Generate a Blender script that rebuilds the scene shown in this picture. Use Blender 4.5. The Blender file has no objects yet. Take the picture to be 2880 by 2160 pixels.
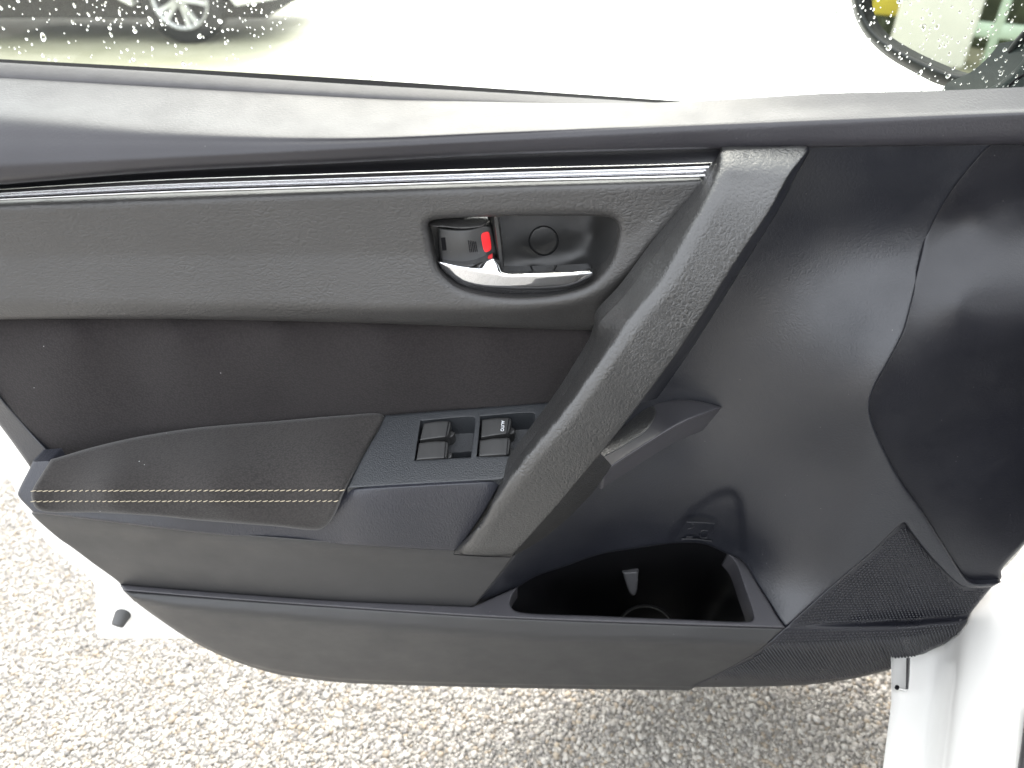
import bpy, bmesh, math, random
import numpy as np
from mathutils import Vector, Matrix
from mathutils.geometry import delaunay_2d_cdt

random.seed(7); rng = np.random.default_rng(7)
scene = bpy.context.scene
COL = scene.collection
R = math.radians

# ------------------------------------------------------------------ camera
CAM = np.array([0.0, -0.60, 1.12]); PITCH = R(34.0); FPX = 2148.0; IW, IH = 2880.0, 2160.0
cam_d = bpy.data.cameras.new('camera'); cam = bpy.data.objects.new('camera', cam_d); COL.objects.link(cam)
cam.location = CAM; cam.rotation_euler = (R(90) - PITCH, 0, 0)
cam_d.sensor_width = 36; cam_d.lens = 36 * FPX / IW; cam_d.clip_start = 0.02; cam_d.clip_end = 500
cam_d.dof.use_dof = True; cam_d.dof.focus_distance = 0.72; cam_d.dof.aperture_fstop = 5.2
scene.camera = cam

# ------------------------------------------------------------------ world, sun, exposure
SUN_EL, SUN_AZ = R(50), R(2)          # azimuth measured from +Y towards +X
world = bpy.data.worlds.new('World'); scene.world = world; world.use_nodes = True
wn = world.node_tree.nodes; wl = world.node_tree.links
bg = wn['Background']; bg.inputs['Strength'].default_value = 0.15
sky = wn.new('ShaderNodeTexSky'); sky.sky_type = 'NISHITA'; sky.sun_disc = False
sky.sun_elevation = SUN_EL; sky.sun_rotation = SUN_AZ
sky.air_density = 1.0; sky.dust_density = 9.0; sky.ozone_density = 1.0; sky.altitude = 0
hsv = wn.new('ShaderNodeHueSaturation'); hsv.inputs['Saturation'].default_value = 0.55
wl.new(sky.outputs[0], hsv.inputs['Color']); 
cloud = wn.new('ShaderNodeMix'); cloud.data_type = 'RGBA'; cloud.inputs[0].default_value = 0.66      # thin overcast over the whole sky
cloud.inputs[7].default_value = (8.6, 8.9, 9.3, 1)
wl.new(hsv.outputs[0], cloud.inputs[6]); wl.new(cloud.outputs[2], bg.inputs['Color'])
sd = bpy.data.lights.new('sun', 'SUN'); sun = bpy.data.objects.new('sun', sd); COL.objects.link(sun)
sd.energy = 0.5; sd.angle = R(70); sd.color = (1.0, 0.96, 0.9)
tosun = Vector((math.sin(SUN_AZ) * math.cos(SUN_EL), math.cos(SUN_AZ) * math.cos(SUN_EL), math.sin(SUN_EL)))
sun.rotation_euler = (-tosun).to_track_quat('-Z', 'Y').to_euler()
vs = scene.view_settings
vs.view_transform = 'Standard'; vs.look = 'None'; vs.gamma = 1; vs.exposure = 1.9; vs.use_curve_mapping = False
scene.cycles.max_bounces = 10; scene.cycles.transparent_max_bounces = 16
scene.cycles.sample_clamp_indirect = 10

# ------------------------------------------------------------------ projection helpers
CP, SP = math.cos(PITCH), math.sin(PITCH)
def rays(u, v):
    a = (np.asarray(u, float) - IW / 2) / FPX; b = -(np.asarray(v, float) - IH / 2) / FPX
    return np.stack([a, CP + b * SP, -SP + b * CP], -1)
def PT(u, v, h):
    """the point h millimetres in front of the door plane y=0 that the camera sees at u,v"""
    d = rays(u, v); t = (-np.asarray(h, float) / 1000 - CAM[1]) / d[..., 1]
    return CAM + d * t[..., None]
def PZ(u, v, z):
    d = rays(u, v); t = (np.asarray(z, float) - CAM[2]) / d[..., 2]
    return CAM + d * t[..., None]
def PROJ(p):
    q = np.asarray(p, float) - CAM
    f = q[..., 1] * CP - q[..., 2] * SP; up = q[..., 1] * SP + q[..., 2] * CP
    return IW / 2 + q[..., 0] / f * FPX, IH / 2 - up / f * FPX
def h_to_q(u, v, h):
    return rays(u, v)[..., 1] / (-np.asarray(h, float) / 1000 - CAM[1])
def q_to_h(u, v, q):
    return -(rays(u, v)[..., 1] / q + CAM[1]) * 1000

def lengthen(p):
    """carry curves that start at u=-80 on to the rear edge of the door"""
    if p[0, 0] == -80 and len(p) > 2:
        p = p.copy(); p[0] = p[1] + (p[0] - p[1]) * (p[1, 0] + 192) / (p[1, 0] + 80)
    return p
class TPS:
    def __init__(s, ctl, reg=2e-4):
        c = np.array(ctl, float); s.c = c[:, :2] / 1000; n = len(c)
        q = h_to_q(c[:, 0], c[:, 1], c[:, 2])
        K = s.k(s.c, s.c) + np.eye(n) * reg; Pm = np.c_[np.ones(n), s.c]
        A = np.zeros((n + 3, n + 3)); A[:n, :n] = K; A[:n, n:] = Pm; A[n:, :n] = Pm.T
        s.w = np.linalg.solve(A, np.r_[q, 0, 0, 0])
    def k(s, a, b):
        r2 = ((a[:, None] - b[None]) ** 2).sum(-1)
        return 0.5 * r2 * np.log(np.maximum(r2, 1e-12))
    def __call__(s, u, v):
        u = np.atleast_1d(np.asarray(u, float)); v = np.atleast_1d(np.asarray(v, float))
        p = np.stack([u, v], -1) / 1000
        q = s.k(p, s.c) @ s.w[:-3] + np.c_[np.ones(len(p)), p] @ s.w[-3:]
        return q_to_h(u, v, q)

class Rows:
    """depth field through a stack of long curves (u,v,h); soft = half width in pixels over which creases are rounded"""
    def __init__(s, rows, axis='u', soft=5, smooth=True):
        s.i = 0 if axis == 'u' else 1; s.soft = soft; s.rows = []
        for r in rows:
            p = lengthen(np.array(r, float))
            if smooth and len(p) > 2: p = catmull(p, False, 20)
            s.rows.append(p[np.argsort(p[:, s.i], kind='stable')])
    def raw(s, a, b):
        """a along, b across"""
        c = []; q = []
        for p in s.rows:
            x = np.interp(a, p[:, s.i], p[:, 1 - s.i]); h = np.interp(a, p[:, s.i], p[:, 2])
            if c: x = np.maximum(x, c[-1] + .5)
            c.append(x); q.append(h_to_q(a, x, h) if s.i == 0 else h_to_q(x, a, h))
        c = np.array(c); q = np.array(q); res = np.empty(len(a))
        k = np.clip((c <= b[None]).sum(0) - 1, 0, len(c) - 2); i = np.arange(len(a))
        t = (b - c[k, i]) / (c[k + 1, i] - c[k, i]); t = np.clip(t, -3, 4)
        return q[k, i] + (q[k + 1, i] - q[k, i]) * t
    def __call__(s, u, v):
        u = np.atleast_1d(np.asarray(u, float)); v = np.atleast_1d(np.asarray(v, float))
        a, b = (u, v) if s.i == 0 else (v, u)
        if s.soft:
            w = np.array([1, 2, 3, 4, 3, 2, 1.]); w /= w.sum()
            q = sum(wi * s.raw(a, b + s.soft * o) for wi, o in zip(w, np.linspace(-1, 1, 7)))
        else: q = s.raw(a, b)
        return q_to_h(u, v, q)

def line_ctl(pts, n):
    """more control points along a polyline of (u,v,h)"""
    p = np.array(pts, float); s = np.r_[0, np.cumsum(np.hypot(*np.diff(p[:, :2], axis=0).T))]
    t = np.linspace(0, s[-1], n)
    return [tuple(np.interp(x, s, p[:, i]) for i in range(3)) for x in t]

def catmull(P, closed, per):
    P = np.array(P, float); n = len(P); out = []
    segs = n if closed else n - 1
    for i in range(segs):
        if closed:
            a, b, c, d = P[(i - 1) % n], P[i], P[(i + 1) % n], P[(i + 2) % n]
        else:
            b, c = P[i], P[i + 1]
            a = P[i - 1] if i else 2 * b - c
            d = P[i + 2] if i + 2 < n else 2 * c - b
        L = np.hypot(*(c - b)[:2]); m = max(1, int(round(L / per)))
        def tj(x, y): return max(1e-6, np.hypot(*(y - x)[:2])) ** 0.5
        t0 = 0; t1 = t0 + tj(a, b); t2 = t1 + tj(b, c); t3 = t2 + tj(c, d)
        for j in range(m):
            t = t1 + (t2 - t1) * j / m
            A1 = (t1 - t) / (t1 - t0) * a + (t - t0) / (t1 - t0) * b
            A2 = (t2 - t) / (t2 - t1) * b + (t - t1) / (t2 - t1) * c
            A3 = (t3 - t) / (t3 - t2) * c + (t - t2) / (t3 - t2) * d
            B1 = (t2 - t) / (t2 - t0) * A1 + (t - t0) / (t2 - t0) * A2
            B2 = (t3 - t) / (t3 - t1) * A2 + (t - t1) / (t3 - t1) * A3
            out.append((t2 - t) / (t2 - t1) * B1 + (t - t1) / (t2 - t1) * B2)
    if not closed: out.append(P[-1])
    return np.array(out)

def outline(pts, per=8):
    """closed outline; a point with a third element 1 is a corner, the rest are smooth"""
    cs = [i for i, p in enumerate(pts) if len(p) > 2]
    xy = [p[:2] for p in pts]
    if not cs: return catmull(xy, True, per)
    out = []; n = len(pts)
    for k, i in enumerate(cs):
        j = cs[(k + 1) % len(cs)]
        m = (j - i) % n or n
        seg = [xy[(i + a) % n] for a in range(m + 1)]
        out.append(catmull(seg, False, per)[:-1])
    return np.vstack(out)

def sdf(pts, loop):
    """distance to a closed loop (positive inside)"""
    a = loop; b = np.roll(loop, -1, 0); d = b - a; L2 = (d ** 2).sum(1) + 1e-12
    res = np.empty(len(pts))
    for s in range(0, len(pts), 2000):
        p = pts[s:s + 2000, None]
        t = np.clip(((p - a) * d).sum(-1) / L2, 0, 1)
        dist = np.sqrt((((a + t[..., None] * d) - p) ** 2).sum(-1)).min(1)
        yi, yj = a[:, 1], b[:, 1]
        cond = ((yi > p[..., 1]) != (yj > p[..., 1]))
        xx = (b[:, 0] - a[:, 0]) * (p[..., 1] - yi) / np.where(np.abs(yj - yi) < 1e-9, 1e-9, yj - yi) + a[:, 0]
        ins = (cond & (p[..., 0] < xx)).sum(1) % 2 == 1
        res[s:s + 2000] = np.where(ins, dist, -dist)
    return res

# ------------------------------------------------------------------ object helpers
def obj(name, verts, faces, mat, parent=None, smooth=True, sharp=None):
    me = bpy.data.meshes.new(name); me.from_pydata([tuple(v) for v in verts], [], [tuple(f) for f in faces]); me.update()
    if smooth: me.polygons.foreach_set('use_smooth', [True] * len(me.polygons))
    if mat: me.materials.append(mat)
    o = bpy.data.objects.new(name, me); COL.objects.link(o)
    adopt(o, parent); return o
def adopt(o, parent):
    if parent is not None:
        o.parent = parent
        if parent.parent is None and parent.type == 'EMPTY':
            o.location = Vector(o.location) - Vector(parent.location)
def thing(name, loc, label, cat, group=None):
    o = bpy.data.objects.new(name, None); COL.objects.link(o); o.location = loc; o.empty_display_size = 0.1
    o['label'] = label; o['category'] = cat
    if group: o['group'] = group
    return o
def bm_obj(name, bm, mat, parent=None, smooth=True):
    me = bpy.data.meshes.new(name); bm.to_mesh(me); bm.free()
    if smooth: me.polygons.foreach_set('use_smooth', [True] * len(me.polygons))
    if mat: me.materials.append(mat)
    o = bpy.data.objects.new(name, me); COL.objects.link(o); adopt(o, parent); return o

def patch(name, pts, ctl, mat, parent, step=14, reg=2e-4, roll=0, drop=0, holes=(), hroll=0, hdrop=0, skirt=(0, .012, 0), hskirt=None,
          dents=(), per=8, surf=None, fn=None, offset=0.0):
    """a moulded sheet: outline traced as seen, depth from control points, rolled edges and returned sides"""
    S = surf or TPS(ctl, reg)
    loops = [outline(pts, per)] + [outline(h, per) for h in holes]
    V = [l for l in loops]; cons = []; base = 0
    for l in loops:
        n = len(l); cons += [(base + i, base + (i + 1) % n) for i in range(n)]; base += n
    lo, hi = loops[0].min(0), loops[0].max(0)
    gx = np.arange(lo[0], hi[0], step); gy = np.arange(lo[1], hi[1], step * .866)
    G = np.array([(x + (step / 2 if j % 2 else 0), y) for j, y in enumerate(gy) for x in gx]) + .137
    def field(p):
        d = sdf(p, loops[0]); dh = np.full(len(p), 1e9)
        for l in loops[1:]: dh = np.minimum(dh, -sdf(p, l))
        return d, dh
    def rings(l, r, sign):
        nx = np.roll(l, -1, 0) - np.roll(l, 1, 0); nrm = np.stack([-nx[:, 1], nx[:, 0]], -1)
        nrm /= np.linalg.norm(nrm, axis=1)[:, None] + 1e-9
        area = (l[:, 0] * np.roll(l[:, 1], -1) - np.roll(l[:, 0], -1) * l[:, 1]).sum()
        nrm *= (1 if area > 0 else -1) * sign
        out = []
        for f in (.06, .2, .42, .7, 1.0):
            q = l + nrm * r * f + .011
            d, dh = field(q); dd = np.minimum(d, dh)
            out.append(q[dd > r * f * .93])
        return np.vstack(out)
    extra = []
    if roll: extra.append(rings(loops[0], roll, 1))
    if hroll:
        for l in loops[1:]: extra.append(rings(l, hroll, -1))
    d, dh = field(G)
    keep = (d > max(step * .5, roll * 1.15 if roll < 3 * step else step * .5)) & (dh > max(step * .5, hroll * 1.15))
    G = G[keep]
    allp = np.vstack(V + extra + [G])
    vs_, _, fs, _, _, _ = delaunay_2d_cdt([Vector(p) for p in allp], cons, [], 0, 1e-5)
    Q = np.array([tuple(p) for p in vs_]); F = np.array([tuple(f) for f in fs if len(f) == 3])
    cen = Q[F].mean(1); d, dh = field(cen); F = F[(d > 0) & (dh > 0)]
    used = np.unique(F); remap = -np.ones(len(Q), int); remap[used] = np.arange(len(used)); Q = Q[used]; F = remap[F]
    d, dh = field(Q); d = np.maximum(d, 0); dh = np.maximum(dh, 0)
    H = S(Q[:, 0], Q[:, 1]) + offset
    if fn: H = H + fn(Q[:, 0], Q[:, 1], d)
    for poly, depth, w in dents:
        s = np.clip(sdf(Q, outline(poly)) / w, 0, 1); H = H - depth * s * s * (3 - 2 * s)
    if roll: H = H - drop * (1 - np.sqrt(1 - (1 - np.clip(d / roll, 0, 1)) ** 2))
    if hroll: H = H - hdrop * (1 - np.sqrt(1 - (1 - np.clip(dh / hroll, 0, 1)) ** 2))
    W = PT(Q[:, 0], Q[:, 1], H)
    # consistent facing towards the camera
    a, b, c = W[F[:, 0]], W[F[:, 1]], W[F[:, 2]]
    nrm = np.cross(b - a, c - a); flip = ((W[F].mean(1) - CAM) * nrm).sum(1) > 0
    F[flip] = F[flip][:, ::-1]
    verts = list(W); faces = [tuple(f) for f in F]
    edges = {}
    for f in F:
        for i in range(3):
            e = (f[i], f[(i + 1) % 3]); edges[e] = 1
    bd = [e for e in edges if (e[1], e[0]) not in edges]
    m1, m2 = {}, {}
    for e in bd:
        for x in e:
            if x not in m1:
                is_hole = dh[x] < d[x]
                sk = np.array(hskirt if (is_hole and hskirt is not None) else skirt)
                m1[x] = len(verts); verts.append(W[x].copy()); m2[x] = len(verts); verts.append(W[x] + sk)
        faces.append((e[1], e[0], m2[e[0]], m2[e[1]]) if False else (m1[e[1]], m1[e[0]], m2[e[0]], m2[e[1]]))
    o = obj(name, verts, faces, mat, parent)
    return o, S

def loft(name, rows, mat, parent, N=60, k=3, closed_ends=False, world=False, smooth=True, linear=False):
    """surface through a stack of long curves, each (u,v,h) or world points"""
    Rw = []
    for r in rows:
        p = np.array(r, float)
        if not world: p = lengthen(p)
        c = catmull(p, False, 1e9 if len(p) == 2 else max(1, np.hypot(*np.diff(p[:, :2], axis=0).T).sum() / 80)) if len(p) > 2 else p
        s = np.r_[0, np.cumsum(np.linalg.norm(np.diff(c, axis=0)[:, :2] if not world else np.diff(c, axis=0), axis=1))]
        t = np.linspace(0, s[-1], N)
        Rw.append(np.stack([np.interp(t, s, c[:, i]) for i in range(3)], -1))
    Rw = np.array(Rw)
    if k > 1:
        out = []
        n = len(Rw)
        for i in range(n - 1):
            b, c = Rw[i], Rw[i + 1]
            a = Rw[i - 1] if i else 2 * b - c
            d = Rw[i + 2] if i + 2 < n else 2 * c - b
            for j in range(k):
                t = j / k
                if linear: out.append(b + (c - b) * t)
                else: out.append(.5 * ((2 * b) + (c - a) * t + (2 * a - 5 * b + 4 * c - d) * t ** 2 + (3 * b - a - 3 * c + d) * t ** 3))
        out.append(Rw[-1]); Rw = np.array(out)
    W = Rw if world else PT(Rw[..., 0], Rw[..., 1], Rw[..., 2])
    n, N_ = W.shape[:2]
    faces = [(i * N_ + j, i * N_ + j + 1, (i + 1) * N_ + j + 1, (i + 1) * N_ + j) for i in range(n - 1) for j in range(N_ - 1)]
    V = W.reshape(-1, 3)
    f = np.array(faces[len(faces) // 2]); nn = np.cross(V[f[1]] - V[f[0]], V[f[3]] - V[f[0]])
    if ((V[f[0]] - CAM) * nn).sum() > 0: faces = [q[::-1] for q in faces]
    return obj(name, V, faces, mat, parent, smooth)

def bevel_box(name, lo, hi, mat, parent, bev=.02, seg=3, M=None, taper=None):
    bm = bmesh.new(); bmesh.ops.create_cube(bm, size=1)
    lo = Vector(lo); hi = Vector(hi)
    for v in bm.verts: v.co = Vector(((lo[i] + hi[i]) / 2 + v.co[i] * (hi[i] - lo[i])) for i in range(3))
    if taper:
        for v in bm.verts: taper(v)
    if bev: bmesh.ops.bevel(bm, geom=list(bm.edges), offset=bev, segments=seg, affect='EDGES', profile=.5)
    if M is not None: bm.transform(M)
    return bm_obj(name, bm, mat, parent)

def lathe(prof, n=24):
    """(r,z) profile about z -> verts, faces"""
    V = []; F = []
    for r, z in prof:
        for i in range(n): V.append((r * math.cos(2 * math.pi * i / n), r * math.sin(2 * math.pi * i / n), z))
    for k in range(len(prof) - 1):
        for i in range(n):
            j = (i + 1) % n; F.append((k * n + i, k * n + j, (k + 1) * n + j, (k + 1) * n + i))
    return V, F

# ------------------------------------------------------------------ materials
def new_mat(name):
    m = bpy.data.materials.new(name); m.use_nodes = True
    nt = m.node_tree; b = nt.nodes['Principled BSDF']
    return m, nt, b
def N(nt, t, **kw):
    n = nt.nodes.new(t)
    for k, v in kw.items(): setattr(n, k, v)
    return n
def mth(nt, op, a, b=None, c=None):
    n = N(nt, 'ShaderNodeMath', operation=op)
    for i, x in enumerate((a, b, c)):
        if x is None: continue
        if isinstance(x, (int, float)): n.inputs[i].default_value = x
        else: nt.links.new(x, n.inputs[i])
    return n.outputs[0]
def mixc(nt, f, a, b, mode='MIX'):
    n = N(nt, 'ShaderNodeMix', data_type='RGBA', blend_type=mode)
    for s, x in (('Factor', f), ('A', a), ('B', b)):
        i = [q for q in n.inputs if q.name == s and q.enabled][0]
        if isinstance(x, (int, float)): i.default_value = x
        elif isinstance(x, tuple): i.default_value = (*x, 1)
        else: nt.links.new(x, i)
    return [q for q in n.outputs if q.enabled][0]
def ramp(nt, x, a, b, lo=0.0, hi=1.0):
    n = N(nt, 'ShaderNodeMapRange'); n.inputs[1].default_value = a; n.inputs[2].default_value = b
    n.inputs[3].default_value = lo; n.inputs[4].default_value = hi
    nt.links.new(x, n.inputs[0]); return n.outputs[0]
def objco(nt): return N(nt, 'ShaderNodeTexCoord').outputs['Object']
def noise(nt, co, scale, detail=2, rough=.5):
    n = N(nt, 'ShaderNodeTexNoise'); n.inputs['Scale'].default_value = scale; n.inputs['Detail'].default_value = detail
    n.inputs['Roughness'].default_value = rough; nt.links.new(co, n.inputs['Vector']); return n
def vor(nt, co, scale, feature='F1'):
    n = N(nt, 'ShaderNodeTexVoronoi', feature=feature); n.inputs['Scale'].default_value = scale
    nt.links.new(co, n.inputs['Vector']); return n

def plastic(name, col, rough=.5, grain=0, strength=.4, depth=.0004, fine=900, finestr=.12, dust=.25, spec=.5, stretch=None, wear=.12):
    m, nt, b = new_mat(name); co = objco(nt)
    big = noise(nt, co, 9, 4).outputs['Fac']
    c = mixc(nt, ramp(nt, big, .3, .75), tuple(x * (1 - wear) for x in col), tuple(x * (1 + wear) for x in col))
    # sparse lint and dust
    v = vor(nt, co, 210); sel = mth(nt, 'GREATER_THAN', N_sep(nt, v.outputs['Color']), .965)
    d = mth(nt, 'LESS_THAN', v.outputs['Distance'], .085)
    f = mth(nt, 'MULTIPLY', mth(nt, 'MULTIPLY', sel, d), dust)
    c = mixc(nt, f, c, (.55, .53, .5))
    nt.links.new(c, b.inputs['Base Color'])
    sm = noise(nt, co, 28, 5, .6).outputs['Fac']
    nt.links.new(ramp(nt, sm, .3, .7, rough - .05, rough + .06), b.inputs['Roughness'])
    b.inputs['Specular IOR Level'].default_value = spec
    fn_ = noise(nt, co, fine, 2).outputs['Fac']
    h = mth(nt, 'MULTIPLY', fn_, finestr)
    if grain:
        mp = N(nt, 'ShaderNodeMapping'); nt.links.new(co, mp.inputs[0])
        if stretch: mp.inputs['Scale'].default_value = stretch
        w = noise(nt, mp.outputs[0], grain * .45, 3, .6)
        vadd = N(nt, 'ShaderNodeVectorMath', operation='MULTIPLY_ADD')
        nt.links.new(w.outputs['Color'], vadd.inputs[0]); vadd.inputs[1].default_value = (.8 / grain,) * 3
        nt.links.new(mp.outputs[0], vadd.inputs[2])
        e = vor(nt, vadd.outputs[0], grain, 'DISTANCE_TO_EDGE').outputs['Distance']
        e2 = vor(nt, vadd.outputs[0], grain * 1.9, 'DISTANCE_TO_EDGE').outputs['Distance']
        f1 = vor(nt, vadd.outputs[0], grain * 1.3, 'SMOOTH_F1').outputs['Distance']
        mask = ramp(nt, noise(nt, co, grain * .22, 2).outputs['Fac'], .35, .65)
        big_ = mth(nt, 'MULTIPLY', ramp(nt, e, 0, .26), mth(nt, 'SUBTRACT', 1.0, mth(nt, 'MULTIPLY', mask, .75)))
        sml_ = mth(nt, 'MULTIPLY', ramp(nt, e2, 0, .3), mth(nt, 'ADD', mth(nt, 'MULTIPLY', mask, .55), .2))
        cell = mth(nt, 'ADD', mth(nt, 'ADD', big_, sml_), mth(nt, 'MULTIPLY', f1, -.5))
        patchy = ramp(nt, noise(nt, co, 18, 2).outputs['Fac'], .3, .7, .5, 1.1)
        h = mth(nt, 'ADD', h, mth(nt, 'MULTIPLY', cell, patchy))
    bp = N(nt, 'ShaderNodeBump'); bp.inputs['Strength'].default_value = strength; bp.inputs['Distance'].default_value = depth
    nt.links.new(h, bp.inputs['Height']); nt.links.new(bp.outputs[0], b.inputs['Normal'])
    return m
def N_sep(nt, col):
    s = N(nt, 'ShaderNodeSeparateColor'); nt.links.new(col, s.inputs[0]); return s.outputs[0]

def cloth(name, c1, c2, pitch=.0019, strength=.3):
    m, nt, b = new_mat(name); co = objco(nt)
    mp = N(nt, 'ShaderNodeMapping'); nt.links.new(co, mp.inputs[0]); mp.inputs['Rotation'].default_value = (.6, .5, .5); mp.inputs['Scale'].default_value = (1, 1.5, 1)
    w = ramp(nt, vor(nt, mp.outputs[0], 1 / pitch).outputs['Distance'], .1, .75, 1, 0)
    nz = noise(nt, co, 14, 4).outputs['Fac']; nf = noise(nt, co, 1200, 2).outputs['Fac']
    f = mth(nt, 'MULTIPLY', w, ramp(nt, nf, .3, .7, .5, 1.2))
    col = mixc(nt, f, c1, c2)
    col = mixc(nt, ramp(nt, nz, .35, .7, 0, .35), col, tuple(x * .7 for x in c2))
    v = vor(nt, co, 160); sel = mth(nt, 'GREATER_THAN', N_sep(nt, v.outputs['Color']), .985)
    d = mth(nt, 'LESS_THAN', v.outputs['Distance'], .1)
    col = mixc(nt, mth(nt, 'MULTIPLY', mth(nt, 'MULTIPLY', sel, d), .5), col, (.5, .5, .5))
    nt.links.new(col, b.inputs['Base Color']); b.inputs['Roughness'].default_value = .9
    b.inputs['Specular IOR Level'].default_value = .2
    b.inputs['Sheen Weight'].default_value = .15; b.inputs['Sheen Roughness'].default_value = .5
    bp = N(nt, 'ShaderNodeBump'); bp.inputs['Strength'].default_value = strength; bp.inputs['Distance'].default_value = .0005
    nt.links.new(mth(nt, 'ADD', w, mth(nt, 'MULTIPLY', nf, .4)), bp.inputs['Height']); nt.links.new(bp.outputs[0], b.inputs['Normal'])
    return m

def simple(name, col, rough=.5, metal=0, spec=.5, var=0, scale=8, coat=0, bump=0, bscale=200):
    m, nt, b = new_mat(name); co = objco(nt)
    if var:
        c = mixc(nt, ramp(nt, noise(nt, co, scale, 5, .6).outputs['Fac'], .3, .7), tuple(x * (1 - var) for x in col), tuple(x * (1 + var) for x in col))
        nt.links.new(c, b.inputs['Base Color'])
    else: b.inputs['Base Color'].default_value = (*col, 1)
    b.inputs['Roughness'].default_value = rough; b.inputs['Metallic'].default_value = metal
    b.inputs['Specular IOR Level'].default_value = spec; b.inputs['Coat Weight'].default_value = coat
    if bump:
        bp = N(nt, 'ShaderNodeBump'); bp.inputs['Strength'].default_value = bump; bp.inputs['Distance'].default_value = .001
        nt.links.new(noise(nt, co, bscale, 3).outputs['Fac'], bp.inputs['Height']); nt.links.new(bp.outputs[0], b.inputs['Normal'])
    return m

M = {}
M['sill'] = plastic('sill_pad_vinyl', (.024, .023, .027), .34, 260, .27, .0003, dust=.12, spec=.42)
M['leather'] = plastic('grained_trim', (.032, .031, .0305), .42, 205, .5, .0005, stretch=(.8, 1, 1.25), spec=.6)
M['grip'] = plastic('grained_grip', (.024, .0238, .0238), .34, 230, .58, .0005, spec=.85)
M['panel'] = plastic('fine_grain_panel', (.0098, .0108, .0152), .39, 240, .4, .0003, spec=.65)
M['lower'] = plastic('lower_panel_plastic', (.0235, .0235, .0245), .44, 420, .14, .0002)
M['rim'] = plastic('pocket_rim_plastic', (.042, .041, .046), .40, 420, .12, .0002)
M['clip'] = simple('clip_glint', (.09, .09, .095), .25)  # the clip's glossy glint is painted in as a lighter base colour
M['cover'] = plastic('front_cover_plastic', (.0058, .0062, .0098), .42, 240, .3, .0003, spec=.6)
M['fascia'] = plastic('armrest_fascia', (.0195, .0205, .027), .40, 220, .6, .0004, stretch=(1.5, 1, .7))
M['switch_plate'] = plastic('switch_plate', (.024, .026, .029), .33, 0, .8, .0006, fine=800, finestr=1, dust=.1)
M['switch'] = plastic('switch_button', (.030, .030, .030), .42, 0, .2, .0002, fine=1500, finestr=.5, dust=.1)
M['bowl'] = plastic('handle_bowl_plastic', (.018, .018, .018), .36, 0, .3, .0002, fine=1100, finestr=.8, dust=.1)
M['grille'] = plastic('speaker_grille', (.0085, .0088, .0125), .3, 0, .2, .0002, dust=.05)
M['deep'] = simple('shaded_pocket', (.006, .006, .007), .5, spec=.12)  # near black: the pocket's deep shade is put into the plastic's colour
M['gap'] = simple('dark_gap', (.006, .006, .007), .8, spec=.08)
M['black'] = simple('black_strip', (.012, .012, .014), .3, bump=.1, bscale=300)
M['rubber'] = simple('grey_rubber', (.045, .043, .045), .55, var=.15, scale=60, bump=.15, bscale=400)
M['chrome'] = simple('chrome', (.58, .585, .60), .06, 1)
M['cloth'] = cloth('woven_cloth', (.0115, .0096, .0100), (.022, .0190, .0194))
M['pad'] = cloth('woven_pad', (.0175, .016, .0155), (.037, .0335, .032))
M['thread'] = simple('beige_thread', (.38, .33, .24), .7, var=.2, scale=300)
M['paint'] = simple('white_paint', (.72, .71, .68), .3, var=.02, scale=3, coat=.6)
M['red'] = simple('red_mark', (.75, .015, .02), .4)
M['white_print'] = simple('white_print', (.75, .77, .8), .5)
M['seam'] = simple('seam_shadow', (.02, .02, .02), .7)
M['strip'] = simple('strip_chrome', (.78, .78, .79), .08, 1)
M['mirror'] = simple('mirror_silver', (.60, .60, .55), .01, 1)
M['mirror_shell'] = simple('mirror_shell', (.010, .012, .012), .4, spec=.25, bump=.05)
M['sail'] = simple('sail_plastic', (.012, .017, .016), .6, spec=.15, var=.1)

def glass_mat():
    m = bpy.data.materials.new('window_glass'); m.use_nodes = True; nt = m.node_tree; nt.nodes.clear()
    o = N(nt, 'ShaderNodeOutputMaterial'); t = N(nt, 'ShaderNodeBsdfTransparent'); t.inputs[0].default_value = (.955, .97, .945, 1)
    g = N(nt, 'ShaderNodeBsdfGlossy'); g.inputs['Roughness'].default_value = .02
    f = N(nt, 'ShaderNodeFresnel'); ge = N(nt, 'ShaderNodeNewGeometry'); nt.links.new(ramp(nt, ge.outputs['Backfacing'], 0, 1, 1.5, 1 / 1.5), f.inputs[0])
    mx = N(nt, 'ShaderNodeMixShader'); nt.links.new(f.outputs[0], mx.inputs[0]); nt.links.new(t.outputs[0], mx.inputs[1])
    nt.links.new(g.outputs[0], mx.inputs[2]); nt.links.new(mx.outputs[0], o.inputs[0]); return m
M['glass'] = glass_mat()
m, nt, b = new_mat('water'); b.inputs['Base Color'].default_value = (1, 1, 1, 1); b.inputs['Roughness'].default_value = 0
b.inputs['Transmission Weight'].default_value = 1; b.inputs['IOR'].default_value = 1.33; M['water'] = m

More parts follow.
